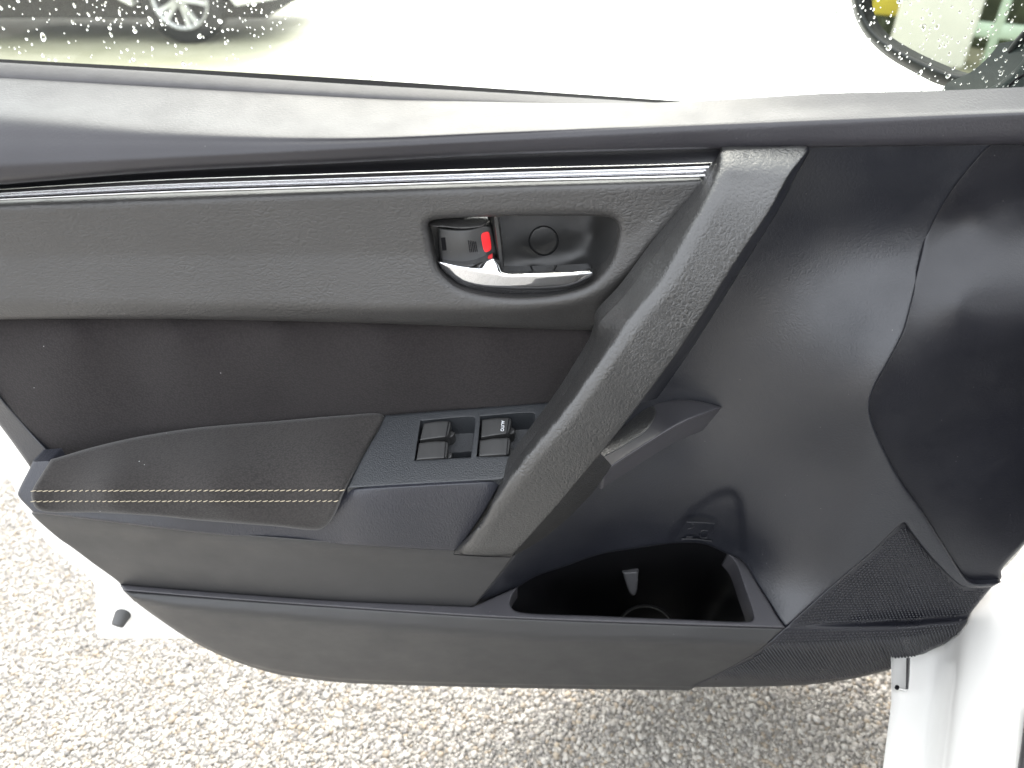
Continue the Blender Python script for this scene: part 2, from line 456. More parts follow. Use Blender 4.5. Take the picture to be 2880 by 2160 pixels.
# ------------------------------------------------------------------ ground
def ground():
    m, nt, b = new_mat('gravel_ground'); co = objco(nt)
    v = vor(nt, co, 190); e = vor(nt, co, 190, 'DISTANCE_TO_EDGE').outputs['Distance']
    cr = N(nt, 'ShaderNodeValToRGB'); el = cr.color_ramp.elements
    el[0].position = 0; el[0].color = (.22, .2, .17, 1); el[1].position = 1; el[1].color = (.6, .58, .54, 1)
    x = el.new(.5); x.color = (.42, .40, .37, 1)
    nt.links.new(N_sep(nt, v.outputs['Color']), cr.inputs[0])
    c = mixc(nt, ramp(nt, e, 0, .12), (.25, .24, .215), cr.outputs[0])
    s = N(nt, 'ShaderNodeSeparateXYZ'); nt.links.new(co, s.inputs[0])
    # worn wet tarmac further off on the left, sky glare on the right painted in as a pale tone
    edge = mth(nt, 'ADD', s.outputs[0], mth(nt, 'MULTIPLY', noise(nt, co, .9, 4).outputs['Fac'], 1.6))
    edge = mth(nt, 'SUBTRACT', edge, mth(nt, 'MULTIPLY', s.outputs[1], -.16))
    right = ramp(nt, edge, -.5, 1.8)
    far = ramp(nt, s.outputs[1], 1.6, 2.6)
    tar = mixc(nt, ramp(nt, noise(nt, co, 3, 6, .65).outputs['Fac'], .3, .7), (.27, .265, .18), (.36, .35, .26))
    glare = mixc(nt, noise(nt, co, 1.5, 5).outputs['Fac'], (.6, .6, .56), (.74, .74, .7))
    fc = mixc(nt, right, tar, glare)
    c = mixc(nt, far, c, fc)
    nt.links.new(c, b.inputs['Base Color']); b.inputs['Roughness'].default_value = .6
    bp = N(nt, 'ShaderNodeBump'); bp.inputs['Strength'].default_value = .6; bp.inputs['Distance'].default_value = .004
    nt.links.new(e, bp.inputs['Height']); nt.links.new(bp.outputs[0], b.inputs['Normal'])
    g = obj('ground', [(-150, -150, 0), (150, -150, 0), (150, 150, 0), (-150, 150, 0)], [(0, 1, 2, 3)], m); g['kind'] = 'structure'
    # loose aggregate near the door, as real stones
    m2, nt, b = new_mat('gravel_stone')
    at = N(nt, 'ShaderNodeAttribute', attribute_name='tone'); co = objco(nt)
    c = mixc(nt, ramp(nt, noise(nt, co, 350, 3).outputs['Fac'], .3, .7, 0, .35), at.outputs['Color'], (.3, .28, .25))
    nt.links.new(c, b.inputs['Base Color']); b.inputs['Roughness'].default_value = .45
    bm = bmesh.new(); bmesh.ops.create_icosphere(bm, subdivisions=1, radius=1)
    iv = np.array([v.co for v in bm.verts]); fi = np.array([[v.index for v in f.verts] for f in bm.faces]); bm.free()
    pts = []
    s = .0045
    for j, y in enumerate(np.arange(-.08, .98, s * .8)):
        for x in np.arange(-1.12, .64, s):
            if y < .46 or x < -.22: pts.append((x + (s / 2 if j % 2 else 0), y))
    pts = np.array(pts); pts += rng.uniform(-.0022, .0022, pts.shape); n = len(pts)
    r = rng.gamma(6, 1 / 6, n) * .0028; r = np.clip(r, .0015, .0062)
    sc = np.stack([r * rng.uniform(.8, 1.35, n), r * rng.uniform(.7, 1.1, n), r * rng.uniform(.4, .7, n)], -1)
    an = rng.uniform(0, 6.283, n); ca, sa = np.cos(an), np.sin(an)
    jit = 1 + rng.uniform(-.22, .22, (n, len(iv), 1))
    q = iv[None] * jit * sc[:, None]
    X = q[..., 0] * ca[:, None] - q[..., 1] * sa[:, None] + pts[:, 0:1]; Y = q[..., 0] * sa[:, None] + q[..., 1] * ca[:, None] + pts[:, 1:2]
    Z = q[..., 2] + (r * rng.uniform(.1, .45, n))[:, None] + .001
    V = np.stack([X, Y, Z], -1).reshape(-1, 3).astype(np.float32); nv = len(iv)
    F = (fi[None] + (np.arange(n) * nv)[:, None, None]).reshape(-1).astype(np.int32); nf = len(F) // 3
    me = bpy.data.meshes.new('gravel'); me.vertices.add(len(V)); me.vertices.foreach_set('co', V.ravel())
    me.loops.add(len(F)); me.loops.foreach_set('vertex_index', F)
    me.polygons.add(nf); me.polygons.foreach_set('loop_start', np.arange(0, nf * 3, 3, dtype=np.int32))
    me.polygons.foreach_set('loop_total', np.full(nf, 3, np.int32)); me.polygons.foreach_set('use_smooth', np.ones(nf, bool))
    me.update(); me.validate()
    pal = np.array([(.62, .60, .56), (.5, .48, .45), (.7, .69, .66), (.36, .35, .34), (.45, .38, .29), (.24, .235, .23), (.55, .47, .36)])
    pk = rng.choice(len(pal), n, p=[.3, .22, .2, .12, .06, .06, .04]); tone = pal[pk] * np.array([.63, .61, .575]) * rng.uniform(.8, 1.1, (n, 1))
    ca_ = me.color_attributes.new('tone', 'FLOAT_COLOR', 'POINT')
    ca_.data.foreach_set('color', np.c_[np.repeat(tone, nv, 0), np.ones(n * nv)].astype(np.float32).ravel())
    me.materials.append(m2); o = bpy.data.objects.new('gravel', me); COL.objects.link(o); o['kind'] = 'stuff'
ground()

# ------------------------------------------------------------------ the open door
door = thing('car_door_interior', (0, 0, .30), 'open car door seen from inside, black grained trim with chrome handle and window switches', 'car door')
D = door
C = 1
def rows_u(stations, *cols): pass

# sill pad under the window
loft('sill_pad', [
    [(-80, 206, -58), (0, 213, -57), (480, 238, -58), (960, 266, -58), (1134, 278, -56), (1394, 287, -54), (1828, 289, -50), (2100, 276, -46), (2300, 264, -44), (2670, 254, -40), (2960, 241, -38)],
    [(-80, 272, -21), (0, 276, -20), (480, 306, -18), (960, 330, -17), (1394, 330, -24), (1920, 318, -28), (2300, 300, -28), (2960, 272, -26)],
    [(-80, 332, 14), (0, 332, 14), (480, 366, 18), (960, 382, 19), (1394, 368, 4), (1920, 345, -11), (2300, 326, -14), (2960, 301, -15)],
    [(-80, 396, 29), (0, 394, 29), (480, 398, 27), (960, 396, 23), (1394, 378, 7), (1920, 352, -7), (2300, 334, -10), (2960, 308, -11)],
    [(-80, 446, 38), (0, 442, 37), (480, 426, 32), (960, 408, 26), (1394, 388, 9), (1920, 359, -5), (2300, 342, -7), (2960, 316, -8)],
    [(-80, 486, 40), (0, 480, 39), (480, 450, 34), (960, 426, 27), (1394, 402, 10), (1920, 376, -3), (2300, 360, -5), (2960, 332, -7)],
    [(-80, 522, 30), (0, 516, 30), (434, 482, 26), (960, 456, 20), (1394, 434, 6), (1920, 418, -5), (2300, 410, -5), (2960, 400, -8)],
    [(-80, 524, -18), (0, 518, -18), (434, 484, -18), (960, 458, -18), (1394, 436, -18), (1920, 420, -18), (2300, 412, -18), (2960, 402, -20)],
], M['sill'], D, N=110, k=5)
# rubber seals along the glass
seal_t = [(-80, 161), (0, 166), (480, 192), (960, 220), (1440, 252), (1920, 285), (2500, 322)]
lip_b = [(-80, 170), (0, 175), (480, 203), (960, 235), (1440, 262), (1920, 291), (2500, 326)]
grey_b = [(-80, 209), (0, 216), (480, 241), (960, 270), (1394, 292), (1828, 300), (2500, 334)]
mid = [((a[0] + b[0]) / 2, (a[1] + b[1]) / 2) for a, b in zip(lip_b, grey_b)]
loft('glass_seal', [[(u, v, -77) for u, v in seal_t], [(u, v, -70) for u, v in lip_b]], M['gap'], D, N=60, k=1)
loft('inner_weatherstrip', [[(u, v, -72) for u, v in lip_b], [(u, v + 3, -68) for u, v in lip_b], [(u, v, -60) for u, v in mid], [(u, v - 4, -55) for u, v in grey_b], [(u, v + 8, -54) for u, v in grey_b]], M['rubber'], D, N=60, k=3)

# dark strip and chrome moulding
sb = [(-80, 520), (0, 514), (434, 480), (960, 454), (1394, 432), (1920, 414), (2034, 408)]
st = [(-80, 538), (0, 532), (434, 506), (960, 487), (1394, 473), (1920, 459), (2016, 455)]
cb = [(-80, 568), (0, 565), (434, 546), (960, 529), (1394, 515), (1920, 502), (1994, 500)]
def between(a, b, f, h): return [(p[0] + (q[0] - p[0]) * f, p[1] + (q[1] - p[1]) * f, h) for p, q in zip(a, b)]
loft('trim_strip', [between(sb, st, 0, -16), between(sb, st, .4, -14), between(sb, st, 1.02, -8)], M['black'], D, N=60, k=3)
loft('chrome_strip', [between(st, cb, f, h) for f, h in ((0, -11), (.04, -8.2), (.3, -4.6), (.4, -4.2), (.43, -5.2), (.46, -4.4), (.55, -3.4), (.6, -4.6), (.64, -4.6), (.68, -1.5), (.82, 1.2), (.93, 1.2), (1.0, -2.5))], M['strip'], D, N=70, k=3)

for f0, f1, ha, hb in ((.405, .437, -3.3, -3.3), (.61, .66, -2.2, -.8)):  # dark strips laid over the chrome paint in the shade of its grooves
    loft('groove_shade', [between(st, cb, f0, ha), between(st, cb, (f0 + f1) / 2, (ha + hb) / 2 + .5), between(st, cb, f1, hb)], M['gap'], [o for o in door.children if o.name.startswith('chrome_strip')][0], N=60, k=1)
# upper trim panel, with the handle opening
hole = [(1203, 633), (1210, 622), (1244, 615), (1300, 612), (1367, 610), (1496, 607), (1693, 609), (1721, 614), (1735, 625), (1740, 642), (1732, 692), (1715, 737), (1687, 773), (1653, 801), (1580, 824), (1496, 834), (1426, 834), (1342, 824), (1286, 807), (1252, 782), (1233, 759), (1220, 720), (1208, 664)]
SU = Rows([
    [(-80, 567, -3), (960, 528, -3), (1394, 514, -3), (1930, 500, -3), (2000, 496, -3)],
    [(-80, 584, 4), (960, 546, 4), (1394, 532, 4), (1930, 510, 4), (2000, 500, 1)],
    [(-80, 720, 2), (960, 715, 3), (1394, 715, 4), (1700, 700, 6), (1850, 600, 7), (1960, 522, 4), (2000, 503, 2)],
    [(-80, 852, 7), (700, 858, 9), (1200, 868, 12), (1500, 864, 14), (1650, 840, 14), (1760, 768, 13), (1850, 660, 10), (1960, 538, 5), (2000, 508, 2)],
    [(-80, 902, 3), (960, 908, 1), (1394, 921, -3), (1660, 930, -6), (1754, 833, -1), (1832, 729, 0), (1924, 608, 2), (1983, 522, 2), (2000, 512, 2)],
], soft=10)
patch('upper_trim', [(-190, 575, C), (0, 566), (434, 547), (960, 530), (1394, 516), (1920, 503), (1994, 500, C), (1983, 522), (1924, 608), (1832, 729), (1754, 833), (1694, 905), (1666, 930, C), (1394, 921), (960, 907), (434, 897), (0, 899), (-190, 905, C)],
      None, M['leather'], D, step=13, surf=SU, roll=14, drop=5, holes=[hole], hroll=24, hdrop=7, skirt=(0, .02, 0), hskirt=(0, .03, 0))
# handle bowl
bowl_out = [(1196, 628), (1206, 612), (1244, 605), (1300, 602), (1496, 598), (1697, 600), (1728, 606), (1745, 622), (1748, 645), (1740, 696), (1722, 743), (1692, 780), (1656, 810), (1580, 833), (1496, 843), (1426, 843), (1340, 833), (1280, 815), (1246, 788), (1224, 760), (1212, 722), (1200, 664)]
bowl, SB = patch('handle_bowl', bowl_out, [(1400, 600, -34), (1550, 600, -34), (1660, 600, -32), (1715, 606, -16), (1742, 645, -5), (1728, 700, -6), (1696, 768, -6), (1645, 808, -6), (1550, 834, -6), (1440, 838, -6), (1625, 650, -36), (1672, 660, -32), (1700, 670, -18), (1660, 725, -27), (1688, 730, -15), (1610, 735, -34), (1640, 765, -18), (1520, 680, -37), (1420, 700, -36), (1500, 740, -36), (1500, 765, -28), (1420, 770, -28), (1300, 605, -22), (1206, 640, -20), (1230, 760, -9), (1300, 700, -32), (1340, 822, -8), (1260, 785, -9)],
      M['bowl'], D, step=9, skirt=(0, .01, 0))
# round screw cap in the bowl
a = np.linspace(0, 2 * np.pi, 40, endpoint=False)
def ring_px(cx, cy, r, n=24): return [(cx + r * math.cos(t), cy + r * math.sin(t)) for t in np.linspace(0, 2 * math.pi, n, endpoint=False)]
patch('cap_groove', ring_px(1529, 677.5, 42.5), None, M['gap'], bowl, step=12, surf=SB, offset=.4, skirt=(0, .002, 0))
patch('screw_cap', ring_px(1529, 677.5, 40), None, M['bowl'], bowl, step=8, surf=SB, offset=1.4, roll=4, drop=.8, skirt=(0, .003, 0))
loft('divider', [[(1374, 606, -26), (1388, 680, -24), (1400, 750, -20)], [(1386, 606, -10), (1396, 680, -9), (1405, 750, -8)], [(1394, 606, -8), (1404, 680, -7), (1411, 750, -6)], [(1402, 606, -11), (1411, 680, -10), (1416, 750, -9)], [(1404, 606, -36), (1413, 680, -36), (1418, 750, -30)]], M['bowl'], bowl, N=16, k=4)
patch('bowl_lip', [(1204, 634), (1214, 624), (1244, 617), (1300, 613), (1360, 611), (1374, 616), (1362, 634), (1330, 641), (1295, 643), (1250, 639), (1215, 637)],
      [(1210, 620, -16), (1300, 612, -18), (1370, 612, -18), (1220, 636, -8), (1295, 642, -6), (1360, 634, -8)], M['leather'], bowl, step=6, roll=5, drop=2)
knob, SK = patch('lock_knob', [(1231, 638, C), (1262, 643), (1295, 645), (1330, 641), (1362, 632), (1382, 636, C), (1391, 680), (1399, 715, C), (1385, 727), (1350, 737), (1317, 741), (1280, 740), (1240, 735, C), (1235, 690)],
      [(1231, 640, -14), (1295, 646, -8), (1381, 638, -15), (1240, 690, -11), (1300, 690, -6), (1330, 690, -7), (1386, 690, -14), (1240, 735, -12), (1317, 740, -8), (1397, 716, -14)], M['switch'], D, step=7, roll=7, drop=3, skirt=(0, .02, 0), per=4)
patch('red_mark', [(1354, 661), (1357, 656), (1368, 652), (1373, 652), (1376, 656), (1382, 696), (1381, 702), (1370, 709), (1365, 709), (1361, 704)], None, M['red'], knob, step=5, surf=SK, offset=.7, roll=2, drop=.5, skirt=(0, .002, 0), per=3)
for k in range(5):
    patch('lock_icon', [(1316 + k * 5, 676 + k, C), (1318.2 + k * 5, 676 + k, C), (1323.2 + k * 5, 710 - k * .5, C), (1321 + k * 5, 710 - k * .5, C)], None, M['gap'], knob, step=5, surf=SK, offset=.35, skirt=(0, .001, 0), per=3)
patch('lock_icon', [(1240, 669, C), (1252, 668, C), (1256, 704, C), (1244, 705, C)], None, M['gap'], knob, step=5, surf=SK, offset=.35, skirt=(0, .001, 0), per=3)
# chrome inside handle
patch('inside_handle', [(1227, 731, C), (1272, 738), (1311, 741), (1356, 734), (1387, 723, C), (1398, 737), (1412, 748), (1415, 761, C), (1480, 762), (1552, 761), (1640, 756), (1659, 756), (1668, 764), (1667, 776), (1653, 793), (1608, 813), (1538, 828), (1440, 831), (1356, 822), (1300, 804), (1266, 782), (1244, 762)],
      None, M['chrome'], D, surf=Rows([
        [(1227, 731, -7), (1272, 738, -4), (1311, 741, -1), (1356, 734, 1), (1387, 723, 2), (1400, 738, 3), (1415, 761, 4), (1480, 762, 5), (1552, 761, 6), (1668, 757, 5)],
        [(1227, 733, -5), (1272, 746, 0), (1311, 753, 5), (1350, 763, 9), (1415, 772, 13), (1480, 773, 14.5), (1552, 772, 15), (1668, 767, 12)],
        [(1227, 735, -5), (1260, 766, -2), (1300, 790, 2.5), (1356, 804, 6.5), (1440, 808, 10.5), (1552, 806, 11.5), (1608, 798, 11), (1668, 774, 9)],
        [(1227, 737, -7), (1244, 762, -7), (1266, 782, -5), (1300, 804, -2), (1356, 822, -3), (1440, 831, -2), (1538, 828, 0), (1608, 813, 3), (1668, 778, 7)]], soft=5),
      step=5, roll=5, drop=2, skirt=(0, .01, 0), per=4)

# cloth insert
patch('cloth_insert', [(-186, 892, C), (0, 888), (434, 885), (960, 896), (1394, 909), (1650, 917), (1684, 922, C), (1682, 955), (1662, 1005), (1619, 1070), (1574, 1140, C), (1560, 1155), (1081, 1195), (781, 1212), (564, 1230), (391, 1256), (260, 1284), (156, 1306, C), (87, 1224), (0, 1124), (-183, 908, C)],
      line_ctl([(-80, 898, -12), (960, 905, -12), (1670, 925, -14)], 7) + line_ctl([(-80, 922, -5), (960, 930, -5), (1660, 948, -7)], 7) + line_ctl([(-80, 960, -5), (960, 970, -7), (1640, 985, -9)], 6) + line_ctl([(0, 1080, -6), (800, 1080, -9), (1590, 1080, -10)], 5) + line_ctl([(160, 1290, 2), (564, 1215, -6), (1080, 1180, -11), (1570, 1140, -11)], 6),
      M['cloth'], D, step=15, roll=10, drop=3, skirt=(0, .02, 0))
# plastic border on the left
patch('side_border', [(-190, 890, C), (0, 1115), (87, 1215), (152, 1284, C), (143, 1294, C), (92, 1300, C), (85, 1314, C), (0, 1197), (-198, 960, C)],
      [(-80, 1025, -2), (0, 1118, -2), (87, 1218, 2), (150, 1285, 8), (0, 1190, -8), (85, 1308, 6), (-80, 1085, -10)], M['panel'], D, step=12, roll=8, drop=3, skirt=(0, .02, 0))

# armrest
arm_pl = [(91, 1297, 36), (60, 1385, 52), (95, 1440, 62), (217, 1453, 70), (564, 1494, 72), (960, 1527, 70), (1272, 1546, 64), (980, 1376, 69), (1400, 1354, 67), (990, 1388, 75), (1390, 1367, 73), (1000, 1440, 77), (1350, 1430, 75), (1000, 1500, 75), (500, 1400, 62), (900, 1420, 66), (300, 1350, 48)]
patch('armrest_fascia', [(91, 1297, C), (143, 1293, C), (170, 1345, C), (300, 1370), (600, 1390), (900, 1392), (976, 1375, C), (1412, 1351, C), (1405, 1364), (1357, 1447), (1288, 1549, C), (1272, 1549), (960, 1532), (781, 1519), (564, 1499), (217, 1457), (95, 1443, C), (50, 1392), (52, 1380), (85, 1314)],
      arm_pl, M['fascia'], D, step=13, roll=6, drop=2.5, skirt=(0, .02, -.002))
pad_out = [(143, 1292, C), (165, 1286), (260, 1258), (391, 1228), (564, 1202), (781, 1184), (960, 1169), (1066, 1163), (1080, 1172), (1066, 1204), (1042, 1245), (1003, 1315), (973, 1371), (960, 1395), (942, 1440), (926, 1468), (907, 1486), (885, 1491), (781, 1481), (564, 1464), (434, 1451), (260, 1442), (130, 1440), (102, 1430), (89, 1405), (88, 1386)]
pad, SPAD = patch('armrest_pad', pad_out,
      [(160, 1288, 40), (260, 1258, 26), (391, 1228, 13), (564, 1202, 3), (781, 1184, -3), (1070, 1166, -5), (90, 1388, 70), (300, 1378, 79), (600, 1378, 80), (955, 1377, 79), (100, 1409, 74), (300, 1410, 83), (600, 1410, 84), (945, 1409, 83), (130, 1436, 73), (300, 1440, 81), (600, 1462, 81), (900, 1482, 79), (600, 1430, 84), (940, 1440, 82), (250, 1330, 57), (400, 1300, 47), (700, 1280, 39), (1020, 1270, 33), (700, 1330, 61)],
      M['pad'], D, step=12, roll=11, drop=5, skirt=(0, .015, -.01))
# stitches, two rows
V_, F_ = [], []
for i in range(5):
    x = -1 + i * .5; r = (.45, .9, 1, .9, .45)[i]
    for j in range(6):
        t = j * math.pi / 3; V_.append((x * .0024, r * .00048 * math.cos(t), r * .00048 * math.sin(t) + (.0004 if i in (1, 2, 3) else -.0002)))
for i in range(4):
    for j in range(6): F_.append((i * 6 + j, i * 6 + (j + 1) % 6, (i + 1) * 6 + (j + 1) % 6, (i + 1) * 6 + j))
st_me = bpy.data.meshes.new('stitch'); st_me.from_pydata(V_, [], F_); st_me.polygons.foreach_set('use_smooth', [True] * len(F_)); st_me.materials.append(M['thread'])
def place_on(S, u, v, off):
    h = S(u, v)[0] + off; p = PT(u, v, h)
    a1 = PT(u + 3, v, S(u + 3, v)[0] + off); b1 = PT(u, v + 3, S(u, v + 3)[0] + off)
    tx = Vector(a1 - p).normalized(); nz = tx.cross(Vector(p - b1)).normalized(); ty = nz.cross(tx)
    return Vector(p), tx, ty, nz
for row, (va, vb) in enumerate(((1381, 1379), (1410, 1409))):
    n = 53
    for i in range(n):
        u = 94 + (962 - 94) * i / (n - 1) + random.uniform(-1, 1); v = va + (vb - va) * i / (n - 1)
        if row and i > n - 2: continue
        p, tx, ty, nz = place_on(SPAD, u, v, .3)
        an = R(14 + random.uniform(-5, 5)); x = tx * math.cos(an) + ty * math.sin(an); y = nz.cross(x)
        o = bpy.data.objects.new('stitch', st_me); COL.objects.link(o); o.parent = pad
        o.matrix_local = Matrix(((x.x, y.x, nz.x, p.x), (x.y, y.y, nz.y, p.y), (x.z, y.z, nz.z, p.z), (0, 0, 0, 1)))
# the line of cloth pulled in under each row
for va in (1384.5, 1413):
    pass

# window switches
well1 = [(1183, 1184, C), (1331, 1173), (1335, 1176), (1324, 1286, C), (1166, 1295, C)]
well2 = [(1352, 1171, C), (1500, 1162), (1504, 1165), (1500, 1205), (1470, 1282, C), (1341, 1284, C)]
sw_ctl = [(1081, 1168, -4), (1320, 1150, -6), (1568, 1128, -8), (975, 1372, 73), (1200, 1361, 72), (1409, 1349, 71), (1250, 1255, 33)]
plate, SSW = patch('switch_plate', [(1084, 1168, C), (1320, 1149), (1572, 1130, C), (1560, 1165), (1503, 1250), (1450, 1325), (1420, 1344), (1411, 1350, C), (1200, 1361), (974, 1374, C), (1003, 1318), (1042, 1248), (1068, 1204)],
      sw_ctl, M['switch_plate'], D, step=10, roll=5, drop=2, holes=[well1, well2], hroll=2.5, hdrop=1, skirt=(0, 0, -.006), hskirt=(0, .002, -.022), per=5)
patch('switch_well', [(1176, 1176, C), (1344, 1163, C), (1334, 1297, C), (1157, 1306, C)], None, M['switch_plate'], plate, step=8, surf=SSW, offset=-21, skirt=(0, 0, .012))
patch('switch_well', [(1343, 1163, C), (1512, 1152, C), (1495, 1292, C), (1332, 1296, C)], None, M['switch_plate'], plate, step=8, surf=SSW, offset=-21, skirt=(0, 0, .012))
def switch(q, lift):
    (ul, vl), (ur, vr), (br, bv), (bl, blv) = q
    cu = (ul + ur + br + bl) / 4; cv = (vl + vr + bv + blv) / 4
    def fn(u, v, d):
        t = np.clip((u - ul) / (ur - ul), 0, 1)
        return lift - 4.5 * (t - .42) ** 2 * 4 * .6 + 1.2 * np.clip((t - .82) / .18, 0, 1)
    o, S = patch('window_switch', [(ul, vl, C), ((ul + ur) / 2, (vl + vr) / 2 - 2.5), (ur - 7, vr, C), (ur, vr + 5), (br + 1, bv - 4, C), (br - 6, bv, C), ((bl + br) / 2, (blv + bv) / 2 - 1), (bl, blv, C)],
                 None, M['switch'], D, step=5, surf=SSW, fn=fn, roll=3.5, drop=1.6, skirt=(0, .004, -.014), per=4)
    o2, _ = patch('switch_seam', [(ur - 7.5, vr + 2, C), (ur - 5.5, vr + 2, C), (br - 5, bv - 2, C), (br - 7, bv - 2, C)], None, M['gap'], o, step=4, surf=SSW, fn=lambda u, v, d: 0 * u + lift - .3, offset=0, skirt=(0, 0, -.001), per=4)
    bx = [(ur - 4, vr + 24, C), (ur + 12, vr + 34, C), (br + 14, bv - 2, C), (br - 2, bv + 4, C)]
    patch('switch_base', bx, None, M['switch'], o, step=6, surf=SSW, offset=-9, skirt=(0, .003, -.012), roll=2, drop=1, per=4)
    return o
switch(((1192, 1191), (1268, 1184), (1260, 1230), (1181, 1239)), 2)
switch(((1179, 1246), (1260, 1241), (1256, 1289), (1171, 1294)), 3)
s_auto = switch(((1356, 1181), (1438, 1175), (1431, 1221), (1353, 1231)), 2)
switch(((1350, 1239), (1435, 1231), (1431, 1280), (1347, 1284)), 3)
# AUTO lettering
cu = bpy.data.curves.new('lettering', 'FONT'); cu.body = 'AUTO'; cu.align_x = 'CENTER'; cu.align_y = 'CENTER'; cu.size = .0044; cu.extrude = .00004
tmp = bpy.data.objects.new('lettering_src', cu); COL.objects.link(tmp)
dg = bpy.context.evaluated_depsgraph_get(); me = bpy.data.meshes.new_from_object(tmp.evaluated_get(dg))
bpy.data.objects.remove(tmp); me.materials.append(M['white_print'])
lt = bpy.data.objects.new('lettering', me); COL.objects.link(lt); lt.parent = s_auto
p, tx, ty, nz = place_on(SSW, 1413, 1198, 2.9)
x, y = -ty, tx
lt.matrix_local = Matrix(((x.x, y.x, nz.x, p.x), (x.y, y.y, nz.y, p.y), (x.z, y.z, nz.z, p.z), (0, 0, 0, 1)))

# lower panel
SR = TPS([(345, 1652, 41), (2205, 1764, 57), (2050, 1560, -30)])
def onrim(pts, d=0): return [(u, v, SR(u, v)[0] + d) for u, v in pts]
rim_t = [(300, 1642), (339, 1645), (640, 1669), (960, 1691), (1329, 1707), (1450, 1712)]
rim_f = [(300, 1656), (345, 1660), (640, 1684), (960, 1707), (1394, 1735), (1920, 1756), (2208, 1766)]
SL = Rows([[(60, 1440, 56), (217, 1448, 66), (564, 1490, 69), (960, 1523, 68), (1275, 1545, 62), (1446, 1558, 52)],
    [(60, 1447, 58), (217, 1460, 67), (564, 1502, 70), (960, 1535, 69), (1275, 1557, 63), (1446, 1569, 52)],
    [(60, 1475, 55), (217, 1500, 58), (564, 1545, 60), (960, 1575, 59), (1275, 1595, 56), (1446, 1605, 46)],
    onrim(rim_t, -2)], soft=12)
SF = Rows([
    [(300, 1400, 20), (2150, 1600, 24), (2206, 1700, 44), (2354, 1631, 33), (2530, 1468, 32), (2632, 1575, 31), (2725, 1648, 34), (2800, 1644, 36)],
    [(300, 1640, 40), (2150, 1750, 52), (2206, 1757, 54), (2528, 1748, 42), (2700, 1735, 39), (2800, 1728, 38)],
    onrim(rim_f, -1) + [(2528, 1761, 55), (2700, 1746, 48), (2800, 1738, 42)],
    [(300, 1658, 40), (345, 1672, 48), (480, 1702, 54), (960, 1750, 60), (1524, 1794, 65), (1920, 1803, 67), (2137, 1812, 65), (2300, 1809, 63), (2550, 1794, 58), (2700, 1770, 49), (2800, 1745, 42)],
    [(300, 1660, 40), (345, 1680, 46), (434, 1729, 41), (521, 1787, 34), (651, 1850, 28), (868, 1901, 23), (960, 1911, 22), (1394, 1925, 24), (1946, 1932, 27), (2180, 1930, 30), (2311, 1922, 33), (2441, 1900, 38), (2549, 1867, 42), (2614, 1831, 45), (2700, 1780, 44), (2800, 1748, 42)],
], soft=5, smooth=False)
patch('lower_panel', [(92, 1440, C), (217, 1448), (564, 1490), (960, 1523), (1275, 1545, C), (1446, 1558, C), (1440, 1570), (1331, 1709, C), (960, 1695), (640, 1673), (341, 1652, C), (338, 1642), (260, 1583), (200, 1538), (165, 1514), (89, 1443)],
      None, M['lower'], D, surf=SL, step=14, roll=5, drop=2, skirt=(0, .03, 0))
# pocket rim
patch('pocket_rim', [(339, 1644, C), (640, 1668), (960, 1690), (1329, 1706, C), (1456, 1650, C), (1440, 1676), (1435, 1700), (1442, 1713), (1459, 1721), (1680, 1732), (1920, 1742), (2100, 1748), (2117, 1744), (2119, 1732), (2094, 1653), (2068, 1583), (2045, 1556, C), (2081, 1570), (2102, 1592), (2128, 1640), (2163, 1696), (2189, 1739), (2209, 1766, C), (1920, 1757), (1394, 1736), (960, 1708), (640, 1685), (347, 1661, C)],
      None, M['rim'], D, surf=SR, step=8, roll=4, drop=1.6, skirt=(0, .01, -.03), per=6)
# pocket cavity
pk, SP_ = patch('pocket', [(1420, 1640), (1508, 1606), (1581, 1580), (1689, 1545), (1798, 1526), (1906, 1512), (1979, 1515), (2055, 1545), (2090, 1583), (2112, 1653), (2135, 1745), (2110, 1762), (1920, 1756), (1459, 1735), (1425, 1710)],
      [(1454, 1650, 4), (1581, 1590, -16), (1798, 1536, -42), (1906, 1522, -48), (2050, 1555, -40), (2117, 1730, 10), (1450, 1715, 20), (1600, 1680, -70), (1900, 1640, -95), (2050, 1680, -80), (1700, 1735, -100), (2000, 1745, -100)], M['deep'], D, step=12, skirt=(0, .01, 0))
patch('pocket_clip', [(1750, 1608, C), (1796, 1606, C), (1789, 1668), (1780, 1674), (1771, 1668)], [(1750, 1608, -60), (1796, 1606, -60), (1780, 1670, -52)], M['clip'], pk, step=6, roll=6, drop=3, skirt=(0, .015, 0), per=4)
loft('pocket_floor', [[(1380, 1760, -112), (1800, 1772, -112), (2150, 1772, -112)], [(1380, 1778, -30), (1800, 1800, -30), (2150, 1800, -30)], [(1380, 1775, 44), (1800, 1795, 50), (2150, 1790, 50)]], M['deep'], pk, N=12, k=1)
a_ = np.linspace(R(200), R(335), 24)
loft('cup_ring', [[(1815 + r * math.cos(t), 1772 + r * .85 * math.sin(t), hh) for t in a_] for r, hh in ((84, -84), (81, -80), (78, -80), (75, -86))], M['lower'], pk, N=24, k=2)
# pocket face
patch('pocket_face', [(347, 1660, C), (640, 1684), (960, 1707), (1394, 1735), (1920, 1756), (2210, 1766, C), (2137, 1828), (2050, 1880), (1942, 1933, C), (1394, 1925), (960, 1911), (868, 1901), (760, 1884), (651, 1850), (586, 1822), (521, 1787), (434, 1729), (369, 1681)],
      None, M['lower'], D, surf=SF, step=13, roll=7, drop=3, skirt=(0, .005, -.014))
